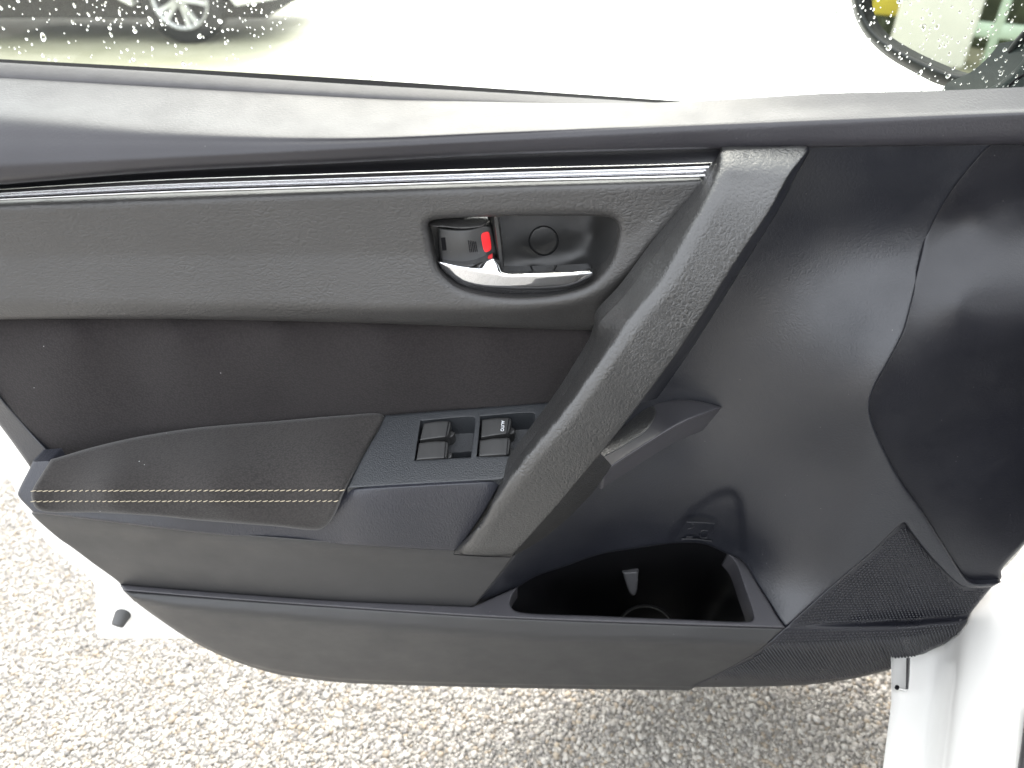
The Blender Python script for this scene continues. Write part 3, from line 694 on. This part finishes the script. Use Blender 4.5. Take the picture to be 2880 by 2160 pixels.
# speaker grille
grille, SG = patch('speaker_grille', [(2208, 1764, C), (2354, 1633), (2463, 1541), (2526, 1477), (2543, 1464), (2558, 1486), (2632, 1577), (2701, 1642), (2723, 1650), (2794, 1645, C), (2727, 1731), (2719, 1752), (2693, 1783), (2667, 1805), (2614, 1831), (2549, 1867), (2441, 1900), (2311, 1922), (2180, 1930), (1940, 1933, C), (2050, 1878), (2137, 1826)],
      None, M['grille'], D, surf=SF, step=9, roll=5, drop=2, skirt=(0, .02, 0))
gl = outline([(2226, 1762, C), (2354, 1648), (2463, 1556), (2526, 1490), (2541, 1480), (2552, 1496), (2630, 1590), (2698, 1655), (2723, 1662), (2775, 1658, C), (2715, 1735), (2680, 1785), (2608, 1825), (2545, 1860), (2441, 1892), (2311, 1914), (2180, 1922), (1975, 1926, C), (2055, 1884), (2144, 1830)], 8)
dv, df = [], []
gx = np.arange(.15, .62, .0038); gz = np.arange(.22, .62, .0033)
pts = np.array([(x + (.0019 if j % 2 else 0), z) for j, z in enumerate(gz) for x in gx]); y = np.full(len(pts), -.045)
for _ in range(5):
    u, v = PROJ(np.c_[pts[:, 0], y, pts[:, 1]]); y = -SG(u, v) / 1000
ok = sdf(np.c_[u, v], gl) > 0
pp = np.c_[pts[:, 0], y, pts[:, 1]][ok]; uu, vv = u[ok], v[ok]
e = 4.0
n1 = PT(uu + e, vv, SG(uu + e, vv)) - PT(uu - e, vv, SG(uu - e, vv)); n2 = PT(uu, vv - e, SG(uu, vv - e)) - PT(uu, vv + e, SG(uu, vv + e))
nn = np.cross(n1, n2); nn /= np.linalg.norm(nn, axis=1)[:, None]; n1 /= np.linalg.norm(n1, axis=1)[:, None]; n3 = np.cross(nn, n1)
bs = []
for r, hh in ((.0014, -.0001), (.0011, .0011)):
    for j in range(6): bs.append((r * math.cos(j * math.pi / 3), r * math.sin(j * math.pi / 3), hh))
bs.append((0, 0, .0015)); bs = np.array(bs); nb = len(bs)
Vd = (pp[:, None] + bs[None, :, 0:1] * n1[:, None] + bs[None, :, 1:2] * n3[:, None] + bs[None, :, 2:3] * nn[:, None]).reshape(-1, 3)
for i in range(len(pp)):
    b0 = i * nb
    for j in range(6):
        k2 = (j + 1) % 6; df.append((b0 + j, b0 + k2, b0 + 6 + k2, b0 + 6 + j)); df.append((b0 + 6 + j, b0 + 6 + k2, b0 + 12))
o = obj('grille_dots', Vd, df, M['grille'], grille); o['kind'] = 'stuff'

# front cover by the hinge
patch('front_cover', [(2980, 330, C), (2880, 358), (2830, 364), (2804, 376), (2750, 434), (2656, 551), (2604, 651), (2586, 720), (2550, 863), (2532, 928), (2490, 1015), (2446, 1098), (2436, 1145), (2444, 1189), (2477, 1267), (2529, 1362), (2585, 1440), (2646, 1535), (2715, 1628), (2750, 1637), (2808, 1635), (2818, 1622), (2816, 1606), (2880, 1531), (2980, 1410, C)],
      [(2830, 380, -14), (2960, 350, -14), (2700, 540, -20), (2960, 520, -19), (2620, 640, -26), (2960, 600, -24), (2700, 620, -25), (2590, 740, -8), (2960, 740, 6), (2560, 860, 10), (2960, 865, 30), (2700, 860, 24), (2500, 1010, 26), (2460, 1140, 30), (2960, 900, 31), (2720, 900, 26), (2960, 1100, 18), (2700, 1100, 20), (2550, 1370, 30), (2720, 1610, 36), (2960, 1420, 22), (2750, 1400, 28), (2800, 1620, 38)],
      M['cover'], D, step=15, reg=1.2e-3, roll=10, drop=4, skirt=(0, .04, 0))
# big front panel
scoop = [(1880, 1530), (1905, 1470), (1955, 1420), (2005, 1385), (2045, 1371), (2078, 1382), (2092, 1418), (2096, 1480), (2096, 1560), (1990, 1580)]
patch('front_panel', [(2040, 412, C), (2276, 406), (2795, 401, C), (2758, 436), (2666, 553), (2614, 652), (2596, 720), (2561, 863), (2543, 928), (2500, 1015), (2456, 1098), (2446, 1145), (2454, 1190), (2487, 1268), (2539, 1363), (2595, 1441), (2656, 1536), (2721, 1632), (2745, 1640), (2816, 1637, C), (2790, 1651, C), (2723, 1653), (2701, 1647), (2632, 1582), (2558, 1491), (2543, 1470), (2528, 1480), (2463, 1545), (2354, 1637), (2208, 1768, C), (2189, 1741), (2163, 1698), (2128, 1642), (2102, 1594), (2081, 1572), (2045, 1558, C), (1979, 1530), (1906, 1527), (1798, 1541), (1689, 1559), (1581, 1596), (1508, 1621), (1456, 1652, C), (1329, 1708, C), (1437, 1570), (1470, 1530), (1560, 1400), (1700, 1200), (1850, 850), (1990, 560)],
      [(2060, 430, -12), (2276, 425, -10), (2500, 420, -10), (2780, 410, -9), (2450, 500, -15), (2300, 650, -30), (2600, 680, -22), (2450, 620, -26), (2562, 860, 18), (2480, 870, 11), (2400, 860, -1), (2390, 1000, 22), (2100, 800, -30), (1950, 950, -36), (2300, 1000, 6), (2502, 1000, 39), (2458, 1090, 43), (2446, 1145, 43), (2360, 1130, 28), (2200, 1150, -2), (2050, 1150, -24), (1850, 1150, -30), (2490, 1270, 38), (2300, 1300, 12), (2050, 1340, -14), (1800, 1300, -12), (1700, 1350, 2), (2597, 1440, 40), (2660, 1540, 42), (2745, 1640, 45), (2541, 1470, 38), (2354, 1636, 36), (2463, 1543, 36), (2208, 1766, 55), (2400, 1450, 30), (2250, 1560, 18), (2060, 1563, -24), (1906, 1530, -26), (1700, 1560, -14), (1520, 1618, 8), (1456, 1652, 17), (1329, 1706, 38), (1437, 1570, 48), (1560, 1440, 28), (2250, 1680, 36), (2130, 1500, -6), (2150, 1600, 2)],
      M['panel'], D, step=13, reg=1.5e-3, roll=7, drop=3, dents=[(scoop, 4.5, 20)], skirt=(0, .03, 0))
# raised no-bottle pictogram in the scoop
fp_ctl = None
SFP = TPS([(1900, 1470, -24.5), (2010, 1470, -21.5), (1900, 1525, -31.5), (2010, 1525, -30)])
def stroke(name, pts, w, S, mat, parent, off=.5):
    p = np.array(pts, float); c = catmull(p, False, 4) if len(p) > 2 else np.array([p[0], (p[0] + p[1]) / 2, p[1]])
    t = np.gradient(c, axis=0); nrm = np.stack([-t[:, 1], t[:, 0]], -1); nrm /= np.linalg.norm(nrm, axis=1)[:, None]
    rows = []
    for k, o in ((-w, -1.2), (-w * .6, .5), (w * .6, .5), (w, -1.2)):
        q = c + nrm * k; rows.append([(a, b, S(a, b)[0] + o + off) for a, b in q])
    return loft(name, rows, mat, parent, N=len(c) * 2, k=1)
fpanel = [o for o in door.children if o.name.startswith('front_panel')][0]
for pts, w in (([(1931, 1469), (1970, 1470), (2009, 1473)], 1.6), ([(1917, 1517), (1950, 1517), (2001, 1523)], 2.4), ([(2008, 1477), (2007, 1490), (2004, 1498)], 1.8), ([(1935, 1488), (1948, 1485), (1953, 1480)], 1.5), ([(1945, 1473), (1952, 1476)], 1.5),
               ([(1972, 1494), (1980, 1492), (1990, 1493)], 1.6), ([(1968, 1510), (1978, 1514), (1990, 1511), (1993, 1500)], 1.6), ([(1930, 1511), (1948, 1511)], 1.7), ([(1968, 1508), (1970, 1498), (1976, 1494)], 1.2)):
    stroke('pictogram_stroke', pts, w, SFP, M['panel'], fpanel, 2.2)

# armrest tip beyond the grip
tip, ST = patch('armrest_tip', [(1640, 1300, C), (1760, 1160), (1850, 1128), (1920, 1121), (1985, 1131), (2034, 1146, C), (1985, 1165), (1920, 1191), (1820, 1251), (1730, 1309), (1700, 1330, C)],
      [(1700, 1326, 42), (1730, 1308, 38), (1820, 1248, 26), (1920, 1188, 8), (2030, 1146, -22), (1980, 1132, -27), (1850, 1132, -32), (1700, 1250, 0), (1760, 1240, 8), (1900, 1150, -16)], M['rim'], D, step=9, roll=9, drop=6, skirt=(0, .01, -.03))
patch('finger_cup', [(1650, 1310, C), (1760, 1170), (1836, 1141), (1847, 1158), (1824, 1206), (1763, 1251), (1698, 1287)], None, M['grip'], tip, step=9, surf=ST, offset=1.5, roll=8, drop=3, skirt=(0, .004, -.004))

# grab handle
hl = [(2024, 421, 2), (2011, 460, 8), (1981, 521, 16), (1920, 608, 25), (1828, 729, 36), (1750, 833, 43), (1684, 915, 47), (1684, 950, 47), (1568, 1137, 58), (1420, 1341, 74), (1359, 1457, 78), (1280, 1553, 70)]
ridge = [(2022, 482, 25), (1990, 560, 39), (1940, 650, 50), (1867, 785, 63), (1785, 885, 71), (1698, 1002, 80), (1589, 1154, 90), (1481, 1284, 97), (1372, 1432, 97), (1300, 1545, 84)]
hr = [(2222, 486, 24), (2163, 595, 43), (2085, 712, 57), (1920, 970, 76), (1785, 1154, 88), (1672, 1297, 95), (1559, 1432, 95), (1442, 1557, 82)]
grip, SGR = patch('grab_handle', [(2024, 421, C), (2150, 415), (2258, 410), (2272, 414), (2268, 428), (2224, 486), (2163, 595), (2085, 712), (1920, 970), (1785, 1154), (1672, 1297), (1559, 1432), (1450, 1552), (1436, 1565), (1342, 1562), (1284, 1559), (1273, 1553), (1290, 1534), (1359, 1452), (1420, 1341), (1568, 1137), (1636, 1030), (1664, 982), (1676, 945), (1680, 912), (1750, 833), (1828, 729), (1920, 608), (1981, 521), (2011, 460)],
      None, M['grip'], D, surf=Rows([hl, ridge, [(a + 30, b + 12, c + 3) for a, b, c in ridge], hr], axis='v', soft=5), step=11, roll=6, drop=3, skirt=(0, .02, 0),
      fn=lambda u, v, d: -26 * np.clip((492 - v) / 80, 0, 1) ** 1.3 - 8 * np.clip((v - 1535) / 30, 0, 1) ** 2)
loft('handle_side', [[(2270, 414, 0), (2224, 486, 20), (2163, 595, 33), (2085, 712, 43), (1920, 970, 60), (1800, 1134, 70)], [(2274, 420, -4), (2232, 492, 8), (2176, 600, 14), (2100, 718, 14), (1945, 962, 8), (1826, 1126, 6)], [(2278, 426, -11), (2240, 497, -17), (2190, 590, -22), (2112, 716, -27), (1966, 950, -36), (1850, 1120, -34)]], M['panel'], D, N=40, k=4)
stroke('handle_edge', [(2277, 430), (2240, 494), (2190, 583), (2112, 712), (1968, 946)], 1.6, lambda u, v: np.interp(np.atleast_1d(v), [430, 946], [-8, -33]), M['lower'], D, 1)
loft('handle_underside', [[(1690, 1276, 80), (1672, 1297, 84), (1559, 1432, 86), (1450, 1552, 74)], [(1712, 1300, 50), (1690, 1330, 52), (1580, 1445, 56), (1446, 1561, 54)], [(1722, 1312, 34), (1654, 1400, 34), (1537, 1508, 40), (1440, 1567, 46)]], M['grip'], D, N=30, k=4)
# seam at the foot of the grip
stroke('grip_seam', [(1276, 1559), (1342, 1564), (1437, 1567)], 1.3, lambda u, v: np.atleast_1d(u) * 0 + 78, M['gap'], D, 0)

# painted door shell behind the trim and its rubber stop
shell, SSH = patch('door_shell', [(-270, 560, C), (-270, 940), (0, 1275), (52, 1400), (130, 1525), (262, 1640), (270, 1700), (272, 1782), (282, 1794), (340, 1796), (545, 1797, C), (900, 1860, C), (1900, 1870, C), (2500, 1780, C), (2500, 600, C), (1500, 700, C)],
      [(-250, 600, -60), (-80, 900, -42), (0, 1275, -34), (130, 1525, -20), (300, 1790, -10), (500, 1790, -8), (1000, 1850, -30), (1900, 1860, -170), (2500, 1700, -170), (2500, 700, -170), (1500, 700, -170), (300, 1650, -8), (1500, 1300, -170), (700, 1200, -70)], M['paint'], D, step=26, roll=10, drop=6, skirt=(0, .06, 0))
base = Vector(PT(345, 1730, -8)); ax = Vector((-.25, -.9, -.42)).normalized()
Vl, Fl = lathe([(.0001, .004), (.0028, .004), (.0036, .0125), (.0062, .0135), (.0072, .012), (.0092, 0), (.0092, -.006)], 24)
q = ax.to_track_quat('Z', 'Y').to_matrix().to_4x4(); q.translation = base
M['stop'] = simple('stop_rubber', (.07, .07, .07), .6, var=.1)
obj('rubber_stop', [q @ Vector(v) for v in Vl], Fl, M['stop'], D)

# window glass with raindrops on the outside
GY0, GT = .088, .16
def glass_y(z): return GY0 - GT * (z - .97)
gv = []
for y0 in (0, .004):
    for x, z in ((-.75, .80), (.75, .76), (.75, 1.45), (-.75, 1.45)): gv.append((x, glass_y(z) + y0, z))
glass = obj('window_glass', gv, [(0, 1, 2, 3), (7, 6, 5, 4), (0, 4, 5, 1), (1, 5, 6, 2), (2, 6, 7, 3), (3, 7, 4, 0)], M['glass'], D, smooth=False)
def on_glass(u, v):
    d = rays(u, v); y0 = GY0 + .0042
    # CAM.y + t dy = y0 - GT (CAM.z + t dz - .97)
    t = (y0 - GT * (CAM[2] - .97) - CAM[1]) / (d[..., 1] + GT * d[..., 2])
    return CAM + d * np.asarray(t)[..., None]
gn = Vector((0, 1, GT)).normalized(); gx_ = Vector((1, 0, 0)); gz_ = gn.cross(gx_) * -1
drop_me = []
for k in range(5):
    n, Vd2, Fd = 14, [], []
    prof = [(0, .56), (.38, .52), (.68, .40), (.88, .22), (1, 0), (.5, 0), (0, 0)]
    for r, z in prof:
        for i in range(n):
            t = 2 * math.pi * i / n; w = 1 + (.10 * math.sin(2 * t + k) + .07 * math.sin(3 * t + 2 * k)) * (k > 0)
            Vd2.append((r * w * math.cos(t), r * w * math.sin(t) * (1 + .12 * k), z))
    for a2 in range(len(prof) - 1):
        for i in range(n):
            j = (i + 1) % n; Fd.append((a2 * n + i, a2 * n + j, (a2 + 1) * n + j, (a2 + 1) * n + i))
    bm = bmesh.new(); vsb = [bm.verts.new(v) for v in Vd2]
    for f in Fd:
        try: bm.faces.new([vsb[i] for i in f])
        except ValueError: pass
    bmesh.ops.remove_doubles(bm, verts=bm.verts, dist=1e-5); bmesh.ops.recalc_face_normals(bm, faces=bm.faces)
    me = bpy.data.meshes.new('raindrop'); bm.to_mesh(me); bm.free(); me.polygons.foreach_set('use_smooth', [True] * len(me.polygons))
    me.materials.append(M['water']); drop_me.append(me)
drops = []
tries = 0
while len(drops) < 1500 and tries < 60000:
    tries += 1
    u = random.uniform(-60, 2940); v = random.uniform(-70, 330)
    lim = np.interp(u, [0, 960, 1440, 1920, 2500, 2880], [164, 218, 250, 284, 322, 345])
    if v > lim - 2: continue
    dens = (1.0 if u < 1150 else .75) if u < 2380 else 1.0
    if u < 1150 and v > 90: dens *= .55
    if random.random() > dens: continue
    r = min(.0027, .00048 + random.expovariate(1 / .00036))
    p = on_glass(u, v)
    if any((p[0] - q[0][0]) ** 2 + (p[2] - q[0][2]) ** 2 < ((r + q[1]) * 1.05) ** 2 for q in drops): continue
    drops.append((p, r))
drops.sort(key=lambda q: -q[1])
sv, sf = [], []
for i, (p, r) in enumerate(drops):
    an = random.uniform(-.5, .5) + math.pi / 2 * 0
    x = gx_ * math.cos(an) + gz_ * math.sin(an); z2 = gn; y = z2.cross(x)
    Mx = Matrix(((x.x * r, y.x * r, z2.x * r, p[0]), (x.y * r, y.y * r, z2.y * r, p[1]), (x.z * r, y.z * r, z2.z * r, p[2]), (0, 0, 0, 1)))
    me = drop_me[i % 5]
    if i < 300:
        o = bpy.data.objects.new('raindrop', me); COL.objects.link(o); o.parent = glass; o.matrix_local = Mx
    else:
        b0 = len(sv); sv += [Mx @ v.co for v in me.vertices]; sf += [tuple(b0 + i2 for i2 in f.vertices) for f in me.polygons]
o = obj('fine_raindrops', sv, sf, M['water'], glass); o['kind'] = 'stuff'

# wing mirror
mg_px = [(2423, 0), (2434, 48), (2467, 95), (2541, 143), (2623, 182), (2680, 204), (2723, 208), (2766, 195), (2810, 165), (2853, 113), (2890, 70), (2935, 0), (2960, -80), (2940, -170), (2870, -215), (2700, -225), (2520, -205), (2450, -150), (2422, -70)]
mo_px = [(2393, 0), (2402, 42), (2436, 104), (2497, 161), (2571, 204), (2640, 238), (2720, 250), (2774, 228), (2826, 186), (2872, 130), (2908, 80), (2955, 5), (3000, -80), (2980, -190), (2890, -245), (2700, -258), (2500, -238), (2420, -170), (2392, -80)]
mc = PT(2660, 60, -290); cdir = Vector(CAM - mc).normalized()
Rdir = Vector((-.80, .59, -.115)).normalized(); mn = (cdir + Rdir).normalized()
def on_mirror(u, v, back=0.0):
    d = rays(u, v); c0 = mc - np.array(mn) * back
    t = ((c0 - CAM) @ np.array(mn)) / (d @ np.array(mn)); return CAM + d * t[..., None]
gi = catmull(mg_px, True, 14); n0 = 96
def resamp(c, n):
    c = np.vstack([c, c[:1]]); s = np.r_[0, np.cumsum(np.linalg.norm(np.diff(c, axis=0), axis=1))]
    t = np.linspace(0, s[-1], n, endpoint=False); return np.stack([np.interp(t, s, c[:, i]) for i in range(2)], -1)
gi = resamp(gi, n0); go = resamp(catmull(mo_px, True, 14), n0)
W0 = on_mirror(gi[:, 0], gi[:, 1], .006); cen = W0.mean(0)
mirror = obj('wing_mirror', [(0, 0, 0)], [], M['mirror_shell'], D)
rings_ = []
rings_.append(on_mirror(gi[:, 0], gi[:, 1], .012)); rings_.append(on_mirror(gi[:, 0], gi[:, 1], -.001))
m_ = gi * .55 + go * .45; rings_.append(on_mirror(m_[:, 0], m_[:, 1], -.004)); rings_.append(on_mirror(go[:, 0], go[:, 1], .006))
for f, bk in ((1.0, .03), (.94, .06), (.78, .09), (.45, .11), (.02, .115)):
    base_r = on_mirror(go[:, 0], go[:, 1], .006); rings_.append(cen + (base_r - cen) * f - np.array(mn) * bk)
V = np.vstack(rings_); F = []
for k in range(len(rings_) - 1):
    for i in range(n0):
        j = (i + 1) % n0; F.append((k * n0 + i, k * n0 + j, (k + 1) * n0 + j, (k + 1) * n0 + i))
me = mirror.data; me.clear_geometry(); me.from_pydata([tuple(v) for v in V], [], F); me.update(); me.polygons.foreach_set('use_smooth', [True] * len(F))
obj('mirror_glass', list(W0) + [cen], [(i, (i + 1) % n0, n0) for i in range(n0)], M['mirror'], mirror, smooth=False)
patch('mirror_mount', [(2735, 266, C), (2800, 238), (2852, 196), (2894, 145), (2930, 95), (3050, 20, C), (3050, 330, C), (2690, 330, C)], [(2690, 275, -150), (2900, 100, -170), (3000, 300, -120)], M['sail'], D, step=14, roll=14, drop=8, skirt=(0, .05, 0))
stroke('mount_gap', [(2836, 243), (2862, 222), (2900, 200)], 4, lambda u, v: np.atleast_1d(u) * 0 - 138, M['gap'], D, 0)

# ------------------------------------------------------------------ own car body at the hinge
O = Vector((.44, -.05, 0)); dr = Vector((-.22, -.975, 0)).normalized(); wd = Vector((-dr.y, dr.x, 0))
car = thing('car', (.44, -.05, 0), 'white car body beside the open door, its sill and pillar base in the corner', 'car')
LM = Matrix(((dr.x, wd.x, 0, O.x), (dr.y, wd.y, 0, O.y), (0, 0, 1, 0), (0, 0, 0, 1)))
def pz(rows): return [[tuple(PZ(u, v, z)) for u, v, z in r] for r in rows]
loft('sill_panel', pz([
    [(2530, 1890, .20), (2530, 1990, .20), (2520, 2190, .20), (2470, 2500, .20)],
    [(2508, 1760, .365), (2508, 1982, .355), (2486, 2160, .355), (2430, 2500, .355)],
    [(2516, 1750, .372), (2518, 1980, .362), (2497, 2160, .362), (2440, 2500, .362)],
    [(2590, 1740, .374), (2596, 1960, .364), (2580, 2160, .364), (2530, 2500, .364)],
    [(2640, 1730, .378), (2634, 1950, .372), (2612, 2160, .372), (2565, 2500, .372)],
    [(2690, 1700, .40), (2664, 1940, .395), (2640, 2160, .395), (2600, 2500, .395)],
    [(2740, 1660, .425), (2690, 1935, .425), (2662, 2160, .425), (2620, 2500, .425)],
    [(2800, 1620, .45), (2760, 1900, .445), (2740, 2160, .445), (2700, 2500, .445)],
    [(2860, 1560, .47), (2830, 1860, .455), (2815, 2160, .45), (2790, 2500, .45)],
    [(2950, 1440, .53), (2905, 1840, .46), (2880, 2160, .452), (2860, 2500, .45)],
    [(3080, 1350, .56), (2990, 1840, .45), (2960, 2160, .44), (2930, 2500, .44)],
]), M['paint'], car, N=40, k=4, world=True)
loft('door_seal', pz([[(2885, 1990, .462), (2874, 2080, .458), (2858, 2190, .456), (2840, 2500, .456)], [(2890, 1975, .472), (2880, 2080, .47), (2866, 2190, .47), (2850, 2500, .47)], [(2930, 1975, .472), (2915, 2080, .47), (2900, 2190, .47), (2890, 2500, .47)], [(2960, 1990, .45), (2940, 2080, .45), (2925, 2190, .45), (2910, 2500, .45)]]), M['rubber'], car, N=24, k=3, world=True)
loft('hinge_bracket', pz([[(2549, 1850, .385), (2548, 1900, .385), (2547, 1938, .385)], [(2553, 1850, .392), (2552, 1900, .392), (2551, 1938, .392)], [(2560, 1850, .372), (2558, 1900, .372), (2555, 1938, .37)]]), M['rubber'], car, N=12, k=2, world=True)
loft('flange_edge', pz([[(2517, 1929, .366), (2549, 1937, .366)], [(2517, 1933, .372), (2549, 1941, .372)], [(2517, 1937, .366), (2549, 1945, .366)]]), M['paint'], car, N=8, k=2, world=True)
Vl, Fl = lathe([(.0001, .0), (.0022, .0), (.0022, -.003)], 12); hp = PZ(2524, 1931, .3745)
obj('drain_hole', [Vector(v) + Vector(hp) for v in Vl], Fl, M['gap'], car)
M['trim'] = simple('cabin_trim', (.025, .025, .027), .6, var=.15)
M['seat'] = simple('seat_cloth', (.03, .03, .032), .9, var=.2)
bevel_box('floor', (-.1, .12, .26), (2.2, 1.5, .34), M['trim'], car, .01, 1, LM)
bevel_box('dashboard', (-.35, .16, .55), (.12, 1.5, .98), M['trim'], car, .06, 4, LM)
bevel_box('seat', (.55, .30, .36), (1.10, .82, .62), M['seat'], car, .07, 4, LM)
bevel_box('seat', (1.02, .30, .5), (1.22, .82, 1.18), M['seat'], car, .07, 4, LM)
bevel_box('roof', (.35, .34, 1.42), (2.4, 1.45, 1.47), M['paint'], car, .03, 3, LM)
bevel_box('rear_body', (1.25, .10, .2), (3.2, 1.6, .95), M['paint'], car, .08, 4, LM)
bevel_box('rear_pillar', (1.15, .16, .36), (1.30, .26, 1.43), M['paint'], car, .03, 3, LM)
bevel_box('front_body', (-1.3, .28, .25), (-.36, 1.5, .88), M['paint'], car, .1, 4, LM)
def slant(v):
    if v.co.z > 1.2: v.co.x += .62
bevel_box('front_pillar', (-.25, .20, .9), (-.15, .28, 1.44), M['paint'], car, .02, 3, LM, slant)

# ------------------------------------------------------------------ parked car beyond the glass
def parked_car():
    M['cream'] = simple('cream_paint', (.72, .72, .66), .2, coat=.7); M['tyre'] = simple('tyre', (.025, .025, .024), .8)
    M['alloy'] = simple('alloy_rim', (.62, .63, .63), .3, .6); M['dark'] = simple('underbody', (.03, .03, .028), .9)
    M['tint'] = simple('dark_window', (.01, .012, .012), .05)
    wc = PT(512, 24, -5750); X0, Y0 = wc[0], wc[1]
    t = thing('parked_car', (X0 - 1.3, Y0 + .8, 0), 'cream parked car with a silver alloy wheel, seen through the wet window', 'car')
    rr = .315
    prof = [(-4.0, .30), (-4.02, .55), (-3.9, .85), (-3.3, .95), (-2.75, 1.40), (-1.3, 1.45), (-.55, .98), (.45, .80), (.72, .62), (.74, .32), (.42, .27)]
    arcs = [(.36 * math.cos(a), rr + .04 + .36 * math.sin(a)) for a in np.linspace(R(0), R(180), 9)]
    poly = prof + [(a, max(z, .27)) for a, z in arcs] + [(-.36, .27), (-.5, .34), (-2.2, .34)] + [(a - 2.6, max(z, .27)) for a, z in arcs] + [(-3.0, .27)]
    bm = bmesh.new(); n = len(poly)
    a = [bm.verts.new((X0 + x, Y0 - .03, z)) for x, z in poly]; b2 = [bm.verts.new((X0 + x, Y0 + 1.6, z)) for x, z in poly]
    for i in range(n): bm.faces.new((a[i], a[(i + 1) % n], b2[(i + 1) % n], b2[i]))
    bm.faces.new(a[::-1]); bm.faces.new(b2)
    for v in bm.verts:
        if v.co.z > 1.0: v.co.y += (.18 if v.co.y < Y0 + .8 else -.18)
    bmesh.ops.recalc_face_normals(bm, faces=bm.faces)
    bm_obj('body', bm, M['cream'], t, smooth=False)
    bevel_box('underbody', (X0 - 3.9, Y0 + .1, .16), (X0 + .6, Y0 + 1.5, .5), M['dark'], t, .02, 1)
    bevel_box('window', (X0 - 2.6, Y0 + .10, 1.0), (X0 - .8, Y0 + .16, 1.36), M['tint'], t, .01, 1)
    for k, dx in enumerate((0, -2.6)):
        Vl, Fl = lathe([(.2, -.03), (.215, -.02), (.29, -.02), (rr, .02), (rr, .16), (.28, .2)], 40)
        rot = Matrix(((1, 0, 0, X0 + dx), (0, 0, 1, Y0), (0, -1, 0, rr), (0, 0, 0, 1)))
        w = obj('wheel', [rot @ Vector(v) for v in Vl], Fl, M['tyre'], t)
        Vl, Fl = lathe([(.205, .1), (.19, .0), (.195, -.025), (.212, -.03), (.214, 0)], 40)
        obj('rim', [rot @ Vector(v) for v in Vl], Fl, M['alloy'], w)
        Vl, Fl = lathe([(.0001, .08), (.205, .08)], 40); obj('brake_disc', [rot @ Vector(v) for v in Vl], Fl, M['dark'], w)
        for s in range(10):
            th = s * math.pi / 5 + .3 + (.14 if s % 2 else -.14)
            c, sn = math.cos(th), math.sin(th)
            bx = []
            for r, hw in ((.03, .022), (.12, .018), (.2, .024)):
                for yy, zz in ((-hw, 0), (-hw * .7, -.02), (hw * .7, -.02), (hw, 0)): bx.append((r * c - yy * sn, r * sn + yy * c, zz + (-.012 if r < .1 else 0)))
            fs = [(i * 4 + j, i * 4 + j + 1, i * 4 + j + 5, i * 4 + j + 4) for i in range(2) for j in range(3)]
            obj('spoke', [rot @ Vector(v) for v in bx], fs, M['alloy'], w, smooth=False)
        Vl, Fl = lathe([(.0001, -.04), (.045, -.036), (.05, -.01)], 20); obj('hub_cap', [rot @ Vector(v) for v in Vl], Fl, M['alloy'], w)
parked_car()

# ------------------------------------------------------------------ things seen in the wing mirror
def mirrored(u, v, dist):
    d = Vector(rays(u, v)).normalized(); p = Vector(on_mirror(np.array(u, float), np.array(v, float), .006))
    r = d - 2 * d.dot(mn) * mn; return p + r * dist
def stand(name, u, dist, w, depth, h, z0, mat, label, cat, turn=0):
    p = mirrored(u, 60, dist); dirv = (p - Vector(mc)); an = math.atan2(dirv.y, dirv.x)
    t = thing(name, (p.x, p.y, z0), label, cat); t['kind'] = 'thing'
    Mx = Matrix.Translation((p.x, p.y, 0)) @ Matrix.Rotation(an + turn, 4, 'Z')
    return t, Mx
M['white_wall'] = simple('white_wall', (.78, .78, .74), .6, var=.04); M['yellow'] = simple('yellow_paint', (.62, .52, .06), .5)
M['mint'] = simple('mint_paint', (.5, .62, .52), .5, var=.1); M['hedge'] = simple('hedge_leaf', (.06, .075, .04), .8, var=.5, scale=6)
t, Mx = stand('white_column', 2632, 6.1, .52, .5, 2.6, 0, None, 'wide white column reflected in the wing mirror', 'column')
bevel_box('shaft', (-.25, -.27, 0), (.25, .27, 2.6), M['white_wall'], t, .03, 2, Mx)
t, Mx = stand('yellow_barrier', 2490, 6.3, .4, .1, 1.2, 0, None, 'yellow barrier board left of the white column in the wing mirror', 'barrier')
bevel_box('board', (-.03, -.13, .26), (.03, .13, .62), M['yellow'], t, .01, 1, Mx); bevel_box('post', (-.02, -.03, 0), (.02, .03, .257), M['hedge'], t, .01, 1, Mx)
t, Mx = stand('metal_gate', 2790, 6.0, 1, .1, 1, 0, None, 'pale green metal gate right of the white column in the wing mirror', 'gate')
for x0 in (-.42, -.22, .02, .24): bevel_box('post', (-.03, x0, 0), (.03, x0 + .06, 1.5), M['mint'], t, .01, 1, Mx)
for z0 in (.22, .62, 1.35): bevel_box('rail', (-.024, -.42, z0), (.024, .30, z0 + .10), M['mint'], t, .01, 1, Mx)
t, Mx = stand('dark_wall', 2700, 7.0, 5, .3, 2, 0, None, 'dark grey green wall behind the white column in the wing mirror', 'wall')
bevel_box('wall', (0, -1.1, 0), (.3, 3.4, 1.9), M['hedge'], t, .02, 1, Mx); bevel_box('coping', (-.04, -1.1, 1.903), (.34, 3.4, 2.0), M['white_wall'], t, .01, 1, Mx)
